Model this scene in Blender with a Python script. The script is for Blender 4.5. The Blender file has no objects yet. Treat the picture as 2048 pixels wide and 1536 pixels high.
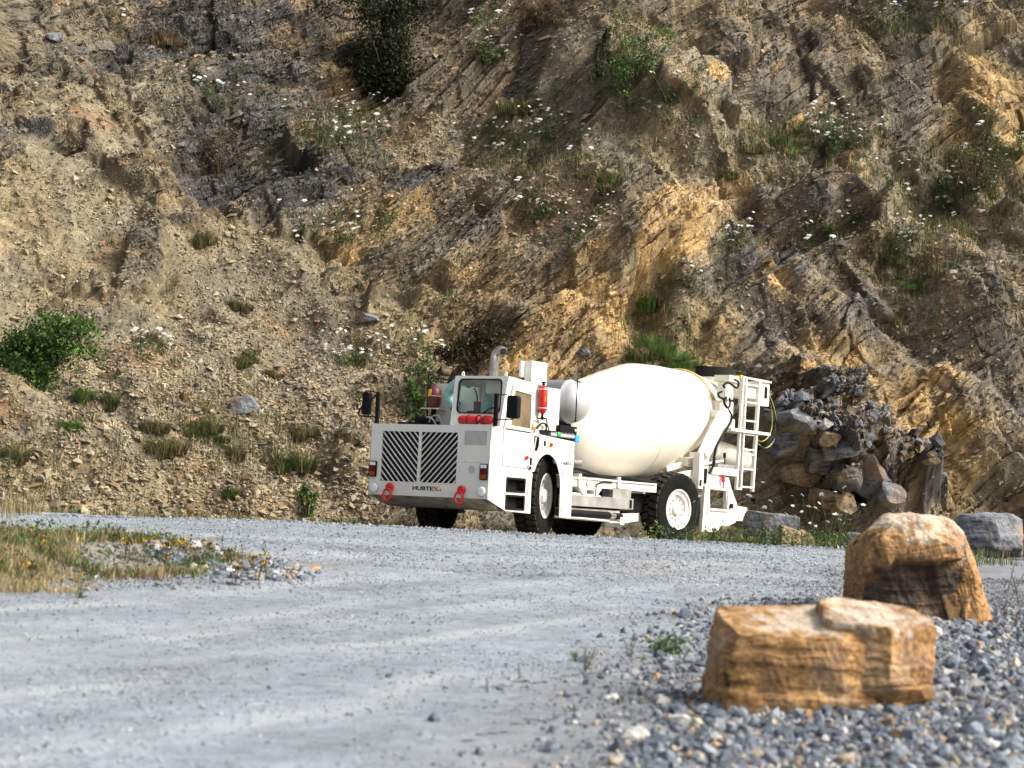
import bpy, bmesh, math, random
import numpy as np
from mathutils import Vector, Matrix
from mathutils.geometry import tessellate_polygon

R = math.radians
rng = np.random.default_rng(7)
random.seed(7)
C = bpy.context.scene
COL = C.collection

# ------------------------------------------------------------------ camera
HC, PITCH, ROLL, FPX = 0.1982, 0.0623, 0.0505, 4500.0       # height over the truck's ground, tilt, lean, focal length (2048 px wide)
fwd = Vector((0, math.cos(PITCH), math.sin(PITCH)))
rt0 = Vector((1, 0, 0)); up0 = rt0.cross(fwd)
crt = rt0 * math.cos(ROLL) + up0 * math.sin(ROLL)
cup = up0 * math.cos(ROLL) - rt0 * math.sin(ROLL)
cd = bpy.data.cameras.new('camera'); cam = bpy.data.objects.new('camera', cd); COL.objects.link(cam)
cam.matrix_world = Matrix(((crt.x, cup.x, -fwd.x, 0), (crt.y, cup.y, -fwd.y, 0), (crt.z, cup.z, -fwd.z, HC), (0, 0, 0, 1)))
cd.sensor_width = 36; cd.lens = FPX / 2048 * 36
cd.clip_start = 0.1; cd.clip_end = 2000
cd.dof.use_dof = True; cd.dof.focus_distance = 34.5; cd.dof.aperture_fstop = 3.0
C.camera = cam

# ------------------------------------------------------------------ light
SUN = Vector((0.74, -0.25, 0.66)).normalized()
w = bpy.data.worlds.new('World'); C.world = w; w.use_nodes = True
nt = w.node_tree; bg = nt.nodes['Background']
sky = nt.nodes.new('ShaderNodeTexSky'); sky.sky_type = 'NISHITA'; sky.sun_disc = False
sky.sun_elevation = math.asin(SUN.z); sky.sun_rotation = math.atan2(SUN.x, SUN.y)
sky.air_density = 0.8; sky.dust_density = 7.0; sky.ozone_density = 1.0
hs = nt.nodes.new('ShaderNodeHueSaturation'); hs.inputs['Saturation'].default_value = 0.5   # hazy white sky
nt.links.new(sky.outputs[0], hs.inputs['Color']); nt.links.new(hs.outputs[0], bg.inputs[0]); bg.inputs[1].default_value = 0.15
ld = bpy.data.lights.new('sun', 'SUN'); ld.energy = 1.9; ld.angle = R(10.0); ld.color = (1.0, 0.955, 0.88)
sun = bpy.data.objects.new('sun', ld); COL.objects.link(sun)
sun.rotation_euler = (-SUN).to_track_quat('-Z', 'Y').to_euler(); sun.location = (20, -10, 30)
C.view_settings.view_transform = 'Standard'; C.view_settings.look = 'None'
C.view_settings.exposure = 0.80; C.view_settings.gamma = 1

# ------------------------------------------------------------------ helpers: tags
def tag(o, label=None, cat=None, group=None, kind=None):
    if label: o['label'] = label
    if cat: o['category'] = cat
    if group: o['group'] = group
    if kind: o['kind'] = kind
    return o
def empty(name, loc=(0, 0, 0), rz=0.0, parent=None):
    o = bpy.data.objects.new(name, None); COL.objects.link(o); o.empty_display_size = 0.1
    o.location = loc; o.rotation_euler = (0, 0, rz)
    if parent: o.parent = parent
    return o

# ------------------------------------------------------------------ helpers: noise
def _hash(ix, iy, seed):
    h = (ix.astype(np.int64) * 374761393 + iy.astype(np.int64) * 668265263 + seed * 1442695041) & 0xffffffff
    h = ((h ^ (h >> 13)) * 1274126177) & 0xffffffff
    h = ((h ^ (h >> 16)) * 2246822519) & 0xffffffff
    return ((h ^ (h >> 15)) & 0xffffff) / float(0xffffff)
def vn(x, y, seed=0):
    ix = np.floor(x); iy = np.floor(y); fx = x - ix; fy = y - iy
    ix = ix.astype(np.int64); iy = iy.astype(np.int64)
    fx = fx * fx * fx * (fx * (fx * 6 - 15) + 10); fy = fy * fy * fy * (fy * (fy * 6 - 15) + 10)
    a = _hash(ix, iy, seed); b = _hash(ix + 1, iy, seed); c = _hash(ix, iy + 1, seed); d = _hash(ix + 1, iy + 1, seed)
    return (a + (b - a) * fx) * (1 - fy) + (c + (d - c) * fx) * fy
def fbm(x, y, seed=0, o=4, gain=0.5):
    s = 0.0; a = 1.0; t = 0.0
    for k in range(o):
        s = s + a * (vn(x * 2 ** k, y * 2 ** k, seed + 17 * k) - 0.5); t += a; a *= gain
    return s / t * 2
def sm(a, b, x):
    t = np.clip((x - a) / (b - a), 0, 1); return t * t * (3 - 2 * t)

# ------------------------------------------------------------------ helpers: projection to and from image pixels
def project(P):
    d = P - np.array([0, 0, HC])
    f = d @ np.array(fwd)
    return 1024 + FPX * (d @ np.array(crt)) / f, 768 - FPX * (d @ np.array(cup)) / f, f
def ray(px, py):
    d = fwd + crt * ((px - 1024) / FPX) - cup * ((py - 768) / FPX)
    return np.array(d)

# ------------------------------------------------------------------ materials
def new_mat(name):
    m = bpy.data.materials.new(name); m.use_nodes = True
    return m, m.node_tree, m.node_tree.nodes['Principled BSDF']
def N(nt, t, **k):
    n = nt.nodes.new(t)
    for a, b in k.items():
        if a.startswith('i_'):
            n.inputs[a[2:].replace('_', ' ')].default_value = b
        else: setattr(n, a, b)
    return n
def ramp(nt, stops):
    r = nt.nodes.new('ShaderNodeValToRGB'); e = r.color_ramp.elements
    while len(e) > 1: e.remove(e[-1])
    e[0].position = stops[0][0]; e[0].color = (*stops[0][1], 1)
    for p, c in stops[1:]:
        q = e.new(p); q.color = (*c, 1)
    return r
def plain(name, col, rough=0.5, metal=0.0, var=0.12, scale=14, bump=0.0, spec=0.5):
    m, nt, b = new_mat(name)
    tc = N(nt, 'ShaderNodeTexCoord'); nz = N(nt, 'ShaderNodeTexNoise'); nz.inputs['Scale'].default_value = scale; nz.inputs['Detail'].default_value = 5
    nt.links.new(tc.outputs['Object'], nz.inputs['Vector'])
    lo = tuple(c * (1 - var) for c in col); hi = tuple(min(1, c * (1 + var * .6)) for c in col)
    r = ramp(nt, [(0.3, lo), (0.7, hi)]); nt.links.new(nz.outputs['Fac'], r.inputs['Fac']); nt.links.new(r.outputs['Color'], b.inputs['Base Color'])
    b.inputs['Roughness'].default_value = rough; b.inputs['Metallic'].default_value = metal
    b.inputs['Specular IOR Level'].default_value = spec
    if bump:
        bp = N(nt, 'ShaderNodeBump'); bp.inputs['Strength'].default_value = bump; bp.inputs['Distance'].default_value = 0.01
        nt.links.new(nz.outputs['Fac'], bp.inputs['Height']); nt.links.new(bp.outputs['Normal'], b.inputs['Normal'])
    return m
def paint(name, col, dust=(0.36, 0.31, 0.23), amount=0.35, rough=0.34):
    """enamel with dust that gathers low on the machine and in blotches, and thin run-off streaks"""
    m, nt, b = new_mat(name); L = nt.links.new
    g = N(nt, 'ShaderNodeNewGeometry'); sp = N(nt, 'ShaderNodeSeparateXYZ'); L(g.outputs['Position'], sp.inputs[0])
    low = N(nt, 'ShaderNodeMapRange'); low.inputs['From Min'].default_value = 1.1; low.inputs['From Max'].default_value = 0.1; L(sp.outputs['Z'], low.inputs['Value'])
    tc = N(nt, 'ShaderNodeTexCoord')
    n1 = N(nt, 'ShaderNodeTexNoise'); n1.inputs['Scale'].default_value = 2.2; n1.inputs['Detail'].default_value = 7; n1.inputs['Roughness'].default_value = 0.65; L(tc.outputs['Object'], n1.inputs['Vector'])
    mp = N(nt, 'ShaderNodeMapping'); mp.inputs['Scale'].default_value = (22, 22, 1.6); L(tc.outputs['Object'], mp.inputs['Vector'])
    n2 = N(nt, 'ShaderNodeTexNoise'); n2.inputs['Scale'].default_value = 1.0; n2.inputs['Detail'].default_value = 4; L(mp.outputs[0], n2.inputs['Vector'])
    a1 = N(nt, 'ShaderNodeMapRange'); a1.inputs['From Min'].default_value = 0.5; a1.inputs['From Max'].default_value = 0.8; L(n1.outputs['Fac'], a1.inputs['Value'])
    a2 = N(nt, 'ShaderNodeMapRange'); a2.inputs['From Min'].default_value = 0.58; a2.inputs['From Max'].default_value = 0.85; L(n2.outputs['Fac'], a2.inputs['Value'])
    s1 = N(nt, 'ShaderNodeMath', operation='MULTIPLY_ADD'); L(low.outputs[0], s1.inputs[0]); L(n1.outputs['Fac'], s1.inputs[1]); 
    s1b = N(nt, 'ShaderNodeMath', operation='MULTIPLY'); L(a1.outputs[0], s1b.inputs[0]); s1b.inputs[1].default_value = 0.35; L(s1b.outputs[0], s1.inputs[2])
    s2 = N(nt, 'ShaderNodeMath', operation='MULTIPLY_ADD'); L(a2.outputs[0], s2.inputs[0]); s2.inputs[1].default_value = 0.4; L(s1.outputs[0], s2.inputs[2])
    s3 = N(nt, 'ShaderNodeMath', operation='MULTIPLY', use_clamp=True); L(s2.outputs[0], s3.inputs[0]); s3.inputs[1].default_value = amount
    mx = N(nt, 'ShaderNodeMix', data_type='RGBA'); mx.inputs[6].default_value = (*col, 1); mx.inputs[7].default_value = (*dust, 1); L(s3.outputs[0], mx.inputs[0]); L(mx.outputs[2], b.inputs['Base Color'])
    rr = N(nt, 'ShaderNodeMath', operation='MULTIPLY_ADD'); L(s3.outputs[0], rr.inputs[0]); rr.inputs[1].default_value = 0.5; rr.inputs[2].default_value = rough; L(rr.outputs[0], b.inputs['Roughness'])
    return m
M = {}
M['white'] = paint('white_enamel', (0.72, 0.705, 0.645), amount=0.45)
M['cream'] = paint('cream_enamel', (0.71, 0.67, 0.565), dust=(0.42, 0.38, 0.30), amount=0.7, rough=0.32)
M['beige'] = paint('beige_enamel', (0.62, 0.60, 0.52), amount=0.3)
M['underside'] = plain('dusty_frame', (0.36, 0.345, 0.30), 0.85, var=0.5, scale=6)
M['black'] = plain('black_parts', (0.007, 0.007, 0.008), 0.6, spec=0.15)
M['void'] = plain('radiator_black', (0.008, 0.008, 0.008), 0.9)
M['rubber'] = plain('tyre_rubber', (0.009, 0.0088, 0.0085), 0.85, spec=0.1, var=0.45, scale=9, bump=0.15)
M['tread'] = plain('tread_rubber', (0.036, 0.033, 0.028), 0.9, spec=0.15, var=0.5, scale=11, bump=0.2)
M['red'] = plain('red_enamel', (0.55, 0.012, 0.012), 0.28)
M['maroon'] = plain('oxide_red', (0.11, 0.018, 0.012), 0.5)
M['silver'] = plain('silver_paint', (0.56, 0.56, 0.55), 0.42, 0.35, var=0.15, scale=3)
M['chrome'] = plain('exhaust_steel', (0.58, 0.57, 0.55), 0.28, 0.95, var=0.25, scale=9)
M['rim'] = plain('rim_silver', (0.70, 0.69, 0.66), 0.4, 0.25, var=0.2, scale=12)
M['steel'] = plain('bare_steel', (0.42, 0.41, 0.38), 0.45, 0.5, var=0.3, scale=5)
M['mint'] = plain('mint_hose', (0.32, 0.56, 0.50), 0.6)
M['ring'] = plain('ochre_ring', (0.52, 0.36, 0.14), 0.5, var=0.3)
M['yellow'] = plain('yellow_label', (0.75, 0.50, 0.03), 0.5)
M['blue'] = plain('blue_valve', (0.03, 0.30, 0.62), 0.4)
M['green'] = plain('green_valve', (0.06, 0.36, 0.14), 0.4)
M['orange'] = plain('orange_print', (0.80, 0.22, 0.02), 0.5)
M['redlens'] = plain('red_lens', (0.10, 0.006, 0.012), 0.15)
M['amberlens'] = plain('amber_lens', (0.28, 0.06, 0.006), 0.15)
M['whitelens'] = plain('clear_lens', (0.82, 0.82, 0.80), 0.12)
M['grey'] = plain('grey_plastic', (0.42, 0.43, 0.41), 0.5)
M['plate'] = plain('data_plate', (0.60, 0.58, 0.47), 0.4)
M['brass'] = plain('rusty_brass', (0.38, 0.20, 0.06), 0.5, 0.3)
def glass_mat():
    m, nt, b = new_mat('cab_glass')
    b.inputs['Base Color'].default_value = (0.9, 0.93, 0.9, 1); b.inputs['Roughness'].default_value = 0.02
    tr = N(nt, 'ShaderNodeBsdfTransparent'); tr.inputs[0].default_value = (0.95, 0.97, 0.95, 1)
    gl = N(nt, 'ShaderNodeBsdfGlossy'); gl.inputs['Roughness'].default_value = 0.02
    fr = N(nt, 'ShaderNodeFresnel'); fr.inputs['IOR'].default_value = 1.5
    mx = N(nt, 'ShaderNodeMixShader'); hf = N(nt, 'ShaderNodeMath', operation='MULTIPLY'); hf.inputs[1].default_value = 0.35; nt.links.new(fr.outputs[0], hf.inputs[0]); nt.links.new(hf.outputs[0], mx.inputs[0]); nt.links.new(tr.outputs[0], mx.inputs[1]); nt.links.new(gl.outputs[0], mx.inputs[2])
    nt.links.new(mx.outputs[0], nt.nodes['Material Output'].inputs['Surface'])
    return m
M['glass'] = glass_mat()
def tinted_glass():
    m, nt, b = new_mat('dusty_door_glass'); L = nt.links.new
    tc = N(nt, 'ShaderNodeTexCoord'); nz = N(nt, 'ShaderNodeTexNoise'); nz.inputs['Scale'].default_value = 3; nz.inputs['Detail'].default_value = 5; L(tc.outputs['Object'], nz.inputs['Vector'])
    r = ramp(nt, [(0.3, (0.20, 0.15, 0.09)), (0.7, (0.34, 0.26, 0.16))]); L(nz.outputs['Fac'], r.inputs['Fac'])
    L(r.outputs['Color'], b.inputs['Base Color']); b.inputs['Roughness'].default_value = 0.08
    tr = N(nt, 'ShaderNodeBsdfTransparent'); tr.inputs[0].default_value = (0.8, 0.78, 0.7, 1)
    mx = N(nt, 'ShaderNodeMixShader'); mx.inputs[0].default_value = 0.62
    L(tr.outputs[0], mx.inputs[1]); L(b.outputs[0], mx.inputs[2]); L(mx.outputs[0], nt.nodes['Material Output'].inputs['Surface'])
    return m
M['doorglass'] = tinted_glass()
def vcol(name, rough=0.9, var=0.35, scale=30.0, bump=0.5, dist=0.02, transl=0.0, spec=0.25, detail=8):
    """colour carried by the mesh ('Col': the mineral or leaf colour of each face) broken up by fine noise"""
    m, nt, b = new_mat(name); L = nt.links.new
    at = N(nt, 'ShaderNodeVertexColor', layer_name='Col')
    g = N(nt, 'ShaderNodeNewGeometry')
    nz = N(nt, 'ShaderNodeTexNoise'); nz.inputs['Scale'].default_value = scale; nz.inputs['Detail'].default_value = detail; nz.inputs['Roughness'].default_value = 0.7
    L(g.outputs['Position'], nz.inputs['Vector'])
    mr = N(nt, 'ShaderNodeMapRange'); mr.inputs['From Min'].default_value = 0.3; mr.inputs['From Max'].default_value = 0.7; mr.inputs['To Min'].default_value = 1 - var; mr.inputs['To Max'].default_value = 1 + var; L(nz.outputs['Fac'], mr.inputs['Value'])
    vm = N(nt, 'ShaderNodeVectorMath', operation='SCALE'); L(at.outputs['Color'], vm.inputs[0]); L(mr.outputs[0], vm.inputs['Scale'])
    L(vm.outputs[0], b.inputs['Base Color']); b.inputs['Roughness'].default_value = rough; b.inputs['Specular IOR Level'].default_value = spec
    if bump:
        bp = N(nt, 'ShaderNodeBump'); bp.inputs['Strength'].default_value = bump; bp.inputs['Distance'].default_value = dist
        L(nz.outputs['Fac'], bp.inputs['Height']); L(bp.outputs['Normal'], b.inputs['Normal'])
    if transl:
        tb = N(nt, 'ShaderNodeBsdfTranslucent'); L(vm.outputs[0], tb.inputs[0])
        mx = N(nt, 'ShaderNodeMixShader'); mx.inputs[0].default_value = transl
        L(b.outputs[0], mx.inputs[1]); L(tb.outputs[0], mx.inputs[2]); L(mx.outputs[0], nt.nodes['Material Output'].inputs['Surface'])
    return m
M['rock'] = vcol('quarry_rock', 0.92, 0.45, 22, 0.7, 0.03)
M['boulder'] = vcol('boulder_rock', 0.92, 0.5, 42, 0.8, 0.016, detail=10)
M['stones'] = vcol('loose_stone', 0.85, 0.25, 60, 0.3, 0.004, spec=0.35)
M['ground'] = vcol('gravel_ground', 0.9, 0.42, 75, 0.8, 0.008)
M['leaf'] = vcol('leaves', 0.6, 0.3, 8, 0.0, transl=0.3, detail=2)
M['straw'] = vcol('grass_blades', 0.7, 0.3, 9, 0.0, transl=0.25, detail=2)

# ------------------------------------------------------------------ helpers: meshes
def np_mesh(name, V, F, mat, col=None, smooth=False, parent=None, fmat=None, mats=None):
    """V (n,3); F list/array of polygons (equal length array or list of lists)"""
    me = bpy.data.meshes.new(name)
    if isinstance(F, np.ndarray):
        k = F.shape[1]; nf = len(F)
        me.vertices.add(len(V)); me.vertices.foreach_set('co', np.ascontiguousarray(V, dtype=np.float32).ravel())
        me.loops.add(nf * k); me.loops.foreach_set('vertex_index', np.ascontiguousarray(F, dtype=np.int32).ravel())
        me.polygons.add(nf); me.polygons.foreach_set('loop_start', np.arange(0, nf * k, k, dtype=np.int32))
        me.update(calc_edges=True)
    else:
        me.from_pydata([tuple(v) for v in V], [], F); me.update()
    if col is not None:
        a = me.color_attributes.new('Col', 'FLOAT_COLOR', 'POINT')
        c = np.ones((len(V), 4), dtype=np.float32); c[:, :3] = col; a.data.foreach_set('color', c.ravel())
    me.polygons.foreach_set('use_smooth', np.full(len(me.polygons), smooth))
    for m in (mats or [mat]): me.materials.append(m)
    if fmat is not None: me.polygons.foreach_set('material_index', np.asarray(fmat, dtype=np.int32))
    me.validate(); me.update()
    o = bpy.data.objects.new(name, me); COL.objects.link(o)
    if parent: o.parent = parent
    return o

class MB:
    def __init__(s): s.v = []; s.f = []
    def add(s, vs, fs):
        b = len(s.v); s.v += [tuple(v) for v in vs]; s.f += [[b + i for i in f] for f in fs]; return s
    def box(s, a, b):
        x0, y0, z0 = [min(p, q) for p, q in zip(a, b)]; x1, y1, z1 = [max(p, q) for p, q in zip(a, b)]
        return s.add([(x0, y0, z0), (x1, y0, z0), (x1, y1, z0), (x0, y1, z0), (x0, y0, z1), (x1, y0, z1), (x1, y1, z1), (x0, y1, z1)],
                     [(0, 3, 2, 1), (4, 5, 6, 7), (0, 1, 5, 4), (1, 2, 6, 5), (2, 3, 7, 6), (3, 0, 4, 7)])
    def bar(s, p, q, w, h=None, up=(0, 0, 1)):
        h = h or w; p = Vector(p); q = Vector(q); d = (q - p).normalized(); up = Vector(up)
        if abs(d.dot(up)) > 0.95: up = Vector((0, 1, 0))
        a = d.cross(up).normalized(); b = a.cross(d).normalized()
        vs = [c + a * i * w / 2 + b * j * h / 2 for c in (p, q) for i, j in ((-1, -1), (1, -1), (1, 1), (-1, 1))]
        return s.add(vs, [(0, 1, 2, 3), (7, 6, 5, 4), (0, 4, 5, 1), (1, 5, 6, 2), (2, 6, 7, 3), (3, 7, 4, 0)])
    def tube(s, pts, r, n=10, cap=True, radii=None):
        pts = [Vector(p) for p in pts]; b = len(s.v); prev = None
        for i, p in enumerate(pts):
            d = (pts[min(i + 1, len(pts) - 1)] - pts[max(i - 1, 0)]).normalized()
            if prev is None:
                a = d.orthogonal().normalized()
            else:
                a = (prev - d * prev.dot(d)).normalized()
            prev = a; c = d.cross(a); rr = radii[i] if radii else r
            for k in range(n):
                t = 2 * math.pi * k / n; s.v.append(tuple(p + (a * math.cos(t) + c * math.sin(t)) * rr))
        for i in range(len(pts) - 1):
            for k in range(n):
                k2 = (k + 1) % n; s.f.append([b + i * n + k, b + i * n + k2, b + (i + 1) * n + k2, b + (i + 1) * n + k])
        if cap:
            s.f.append([b + k for k in range(n)][::-1]); e = b + (len(pts) - 1) * n; s.f.append([e + k for k in range(n)])
        return s
    def cyl(s, p, q, r, n=20, r2=None): return s.tube([p, q], r, n, True, [r, r if r2 is None else r2])
    def lathe(s, prof, o, d, n=32, cap=True):
        """prof: (distance along d, radius)"""
        o = Vector(o); d = Vector(d).normalized(); a = d.orthogonal().normalized(); c = d.cross(a); b = len(s.v)
        for t, r in prof:
            for k in range(n):
                th = 2 * math.pi * k / n; s.v.append(tuple(o + d * t + (a * math.cos(th) + c * math.sin(th)) * max(r, 1e-4)))
        for i in range(len(prof) - 1):
            for k in range(n):
                k2 = (k + 1) % n; s.f.append([b + i * n + k, b + i * n + k2, b + (i + 1) * n + k2, b + (i + 1) * n + k])
        if cap:
            s.f.append([b + k for k in range(n)][::-1]); e = b + (len(prof) - 1) * n; s.f.append([e + k for k in range(n)])
        return s
    def torus(s, c, ax, R0, r, n=24, m=8, sy=1.0, up=None):
        c = Vector(c); ax = Vector(ax).normalized(); a = Vector(up).normalized() if up else ax.orthogonal().normalized(); b_ = ax.cross(a); b = len(s.v)
        for i in range(n):
            t = 2 * math.pi * i / n; rad = a * math.cos(t) * sy + b_ * math.sin(t); p = c + rad * R0; rd = rad.normalized()
            for k in range(m):
                q = 2 * math.pi * k / m; s.v.append(tuple(p + rd * math.cos(q) * r + ax * math.sin(q) * r))
        for i in range(n):
            for k in range(m):
                i2 = (i + 1) % n; k2 = (k + 1) % m; s.f.append([b + i * m + k, b + i2 * m + k, b + i2 * m + k2, b + i * m + k2])
        return s
    def plate(s, outer, holes, fn0, fn1):
        """flat sheet with holes; fn0 / fn1 map a 2-D point to the front and the back"""
        loops = [list(outer)] + [list(h) for h in holes]
        tri = tessellate_polygon([[Vector((p[0], p[1], 0)) for p in l] for l in loops])
        fl = [p for l in loops for p in l]; n = len(fl)
        vs = [fn0(*p) for p in fl] + [fn1(*p) for p in fl]; fs = []
        for t in tri:
            t = list(t); fs.append(t); fs.append([i + n for i in t][::-1])
        b = 0
        for l in loops:
            k = len(l)
            for i in range(k):
                j = (i + 1) % k; fs.append([b + i, b + j, b + j + n, b + i + n])
            b += k
        return s.add(vs, fs)
    def islands(s):
        p = list(range(len(s.v)))
        def fd(i):
            while p[i] != i: p[i] = p[p[i]]; i = p[i]
            return i
        for f in s.f:
            for i in f[1:]: p[fd(i)] = fd(f[0])
        g = {}
        for f in s.f: g.setdefault(fd(f[0]), []).append(f)
        out = []
        for fs in g.values():
            m = MB(); ids = sorted({i for f in fs for i in f}); q = {i: k for k, i in enumerate(ids)}
            m.v = [s.v[i] for i in ids]; m.f = [[q[i] for i in f] for f in fs]; out.append(m)
        return out
    def each(s, name, mat, parent=None, **k):
        """every separate piece an object of its own"""
        return [m.build(name, mat, parent, **k) for m in s.islands()]
    def build(s, name, mat, parent=None, smooth=None, bevel=0.0, label=None):
        me = bpy.data.meshes.new(name); me.from_pydata(s.v, [], s.f)
        bm = bmesh.new(); bm.from_mesh(me); bmesh.ops.remove_doubles(bm, verts=bm.verts, dist=1e-5); bmesh.ops.recalc_face_normals(bm, faces=bm.faces); bm.to_mesh(me); bm.free()
        if smooth:
            me.shade_smooth(); me.set_sharp_from_angle(angle=R(smooth))
        me.materials.append(mat)
        o = bpy.data.objects.new(name, me); COL.objects.link(o)
        if parent: o.parent = parent
        if bevel:
            m = o.modifiers.new('bevel', 'BEVEL'); m.width = bevel; m.segments = 2; m.limit_method = 'ANGLE'; m.angle_limit = R(40)
        if label: o['label'] = label
        return o
def rrect(x0, y0, x1, y1, r, n=6):
    p = []
    for cx, cy, a0 in ((x1 - r, y1 - r, 0), (x0 + r, y1 - r, 90), (x0 + r, y0 + r, 180), (x1 - r, y0 + r, 270)):
        for i in range(n + 1):
            a = R(a0 + 90 * i / n); p.append((cx + r * math.cos(a), cy + r * math.sin(a)))
    return p
def spline(pts, n=8):
    P = [Vector(p) for p in pts]; P = [P[0] * 2 - P[1]] + P + [P[-1] * 2 - P[-2]]; out = []
    for i in range(1, len(P) - 2):
        for k in range(n):
            t = k / n; a, b, c, d = P[i - 1], P[i], P[i + 1], P[i + 2]
            out.append(0.5 * ((2 * b) + (c - a) * t + (2 * a - 5 * b + 4 * c - d) * t * t + (3 * b - a - 3 * c + d) * t ** 3))
    out.append(P[-2]); return out

# ------------------------------------------------------------------ ground
PY = np.array([-60, 0, 6, 9.5, 11, 14, 17, 22, 27, 29.5, 31.3, 33, 34.7, 37, 120.0]); PZ = np.array([-1.6, -1.25, -1.05, -0.83, -0.73, -0.58, -0.40, -0.15, 0.02, 0.085, 0.055, 0.045, 0.035, -0.015, -0.015])
def gz(x, y, fine=True):
    x = np.asarray(x, dtype=float); y = np.asarray(y, dtype=float)
    z = np.interp(y, PY, PZ)
    z = z - 0.07 * sm(-2.5, -6, x) * sm(20, 26, y) * sm(36, 33, y)
    md = np.exp(-(((x + 4.35) / 1.9) ** 2 + ((y - 18.6) / 2.0) ** 2) ** 2 * 0.8)
    z = z + 0.17 * md * (1 + 0.5 * fbm(x * 1.1, y * 0.8, 5, 4))
    z = z + 0.07 * np.exp(-(((x + 3.0) / 0.55) ** 2 + ((y - 19.0) / 0.9) ** 2))
    z = z + 0.10 * sm(1.0, 2.3, x - 0.04 * (y - 9)) * sm(22, 14, y) * (0.75 + 0.5 * fbm(x * 1.3, y * 1.3, 9, 3))
    if fine:
        z = z + 0.012 * fbm(x * 1.7, y * 1.7, 3, 3) + 0.004 * fbm(x * 9, y * 9, 4, 2)
    return z
def ghit(px, py):
    d = ray(px, py); t = np.linspace(4, 60, 6000); P = np.array([0, 0, HC])[None] + d[None] * t[:, None]
    under = P[:, 2] < gz(P[:, 0], P[:, 1], False)
    i = int(np.argmax(under)) if under.any() else len(t) - 1
    return P[i]
def gpl(pts): return np.array([ghit(*p)[:2] for p in pts])
def pdist(x, y, pl):
    d = np.full(np.shape(x), 1e9)
    for (ax, ay), (bx, by) in zip(pl[:-1], pl[1:]):
        vx, vy = bx - ax, by - ay; t = np.clip(((x - ax) * vx + (y - ay) * vy) / (vx * vx + vy * vy + 1e-9), 0, 1)
        d = np.minimum(d, np.hypot(x - ax - t * vx, y - ay - t * vy))
    return d
EDGE = gpl([(880, 1560), (990, 1450), (1110, 1385), (1270, 1300), (1430, 1235), (1600, 1190), (1720, 1150)])
def road_mask(x, y, soft=.25):
    """1 on the compacted gravel road, 0 on the loose verge"""
    n = 0.45 * fbm(x * 0.9, y * 0.9, 21, 3) + .15 * fbm(x * 4, y * 4, 22, 2)
    edge_r = np.interp(y, np.concatenate([[0], EDGE[:, 1], [28, 60]]), np.concatenate([[EDGE[0, 0] - .3], EDGE[:, 0], [4.8, 6.0]]))
    m = sm(soft, -soft, x - edge_r + n)
    mound = ((x + 4.5) / 2.25) ** 2 + ((y - 18.6) / 2.45) ** 2
    m = m * sm(1 - soft * .6, 1 + soft * .6, mound + n * 0.5)
    m = m * sm(-13, -9, x + 0 * y) * sm(31.6, 31.0, y + n * 1.2 - 5.0 * sm(-2.0, -4.0, x))
    return m
LIGHT = [(gpl(p), w_) for p, w_ in (([(-60, 1312), (90, 1300), (350, 1280), (550, 1250), (850, 1230), (1150, 1195), (1500, 1150)], .16), ([(-60, 1285), (280, 1268), (500, 1236), (700, 1212), (960, 1180), (1400, 1135)], .15), ([(-60, 1345), (200, 1335), (520, 1310), (900, 1275), (1250, 1225)], .14),
    ([(300, 1095), (500, 1105), (800, 1116), (1024, 1120), (1500, 1128), (1700, 1130)], .45), ([(200, 1062), (500, 1075), (800, 1086), (1100, 1092), (1500, 1102)], .5), ([(-60, 1400), (300, 1368), (520, 1340)], .12), ([(-60, 1530), (300, 1480), (700, 1420), (900, 1350)], .14), ([(-60, 1225), (300, 1205), (640, 1165), (900, 1145)], .2))]
DARKL = [(gpl(p), w_) for p, w_ in (([(-60, 1475), (150, 1435), (320, 1400), (500, 1380), (800, 1330)], .16), ([(425, 1287), (550, 1258), (700, 1228), (900, 1205)], .10), ([(690, 1182), (850, 1168), (1024, 1158), (1400, 1140)], .16), ([(-60, 1240), (200, 1225), (420, 1195)], .2), ([(300, 1560), (700, 1490), (900, 1420)], .2), ([(700, 1100), (1024, 1106), (1500, 1115)], .3), ([(-60, 1365), (300, 1340), (700, 1290), (1000, 1245)], .12))]
def lines(x, y, LS, seed):
    wx = .14 * fbm(x * .9, y * .9, seed + 50, 3); out = np.zeros(np.shape(x))
    for k, (pl, w_) in enumerate(LS):
        d = pdist(x + wx, y + wx, pl); out = np.maximum(out, np.exp(-(d / w_) ** 2) * np.clip(.72 + .8 * fbm(x * 1.3, y * 1.3, seed + k, 3), 0, 1))
    return out
def ruts(x, y): return lines(np.asarray(x, float), np.asarray(y, float), LIGHT, 31)
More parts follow.
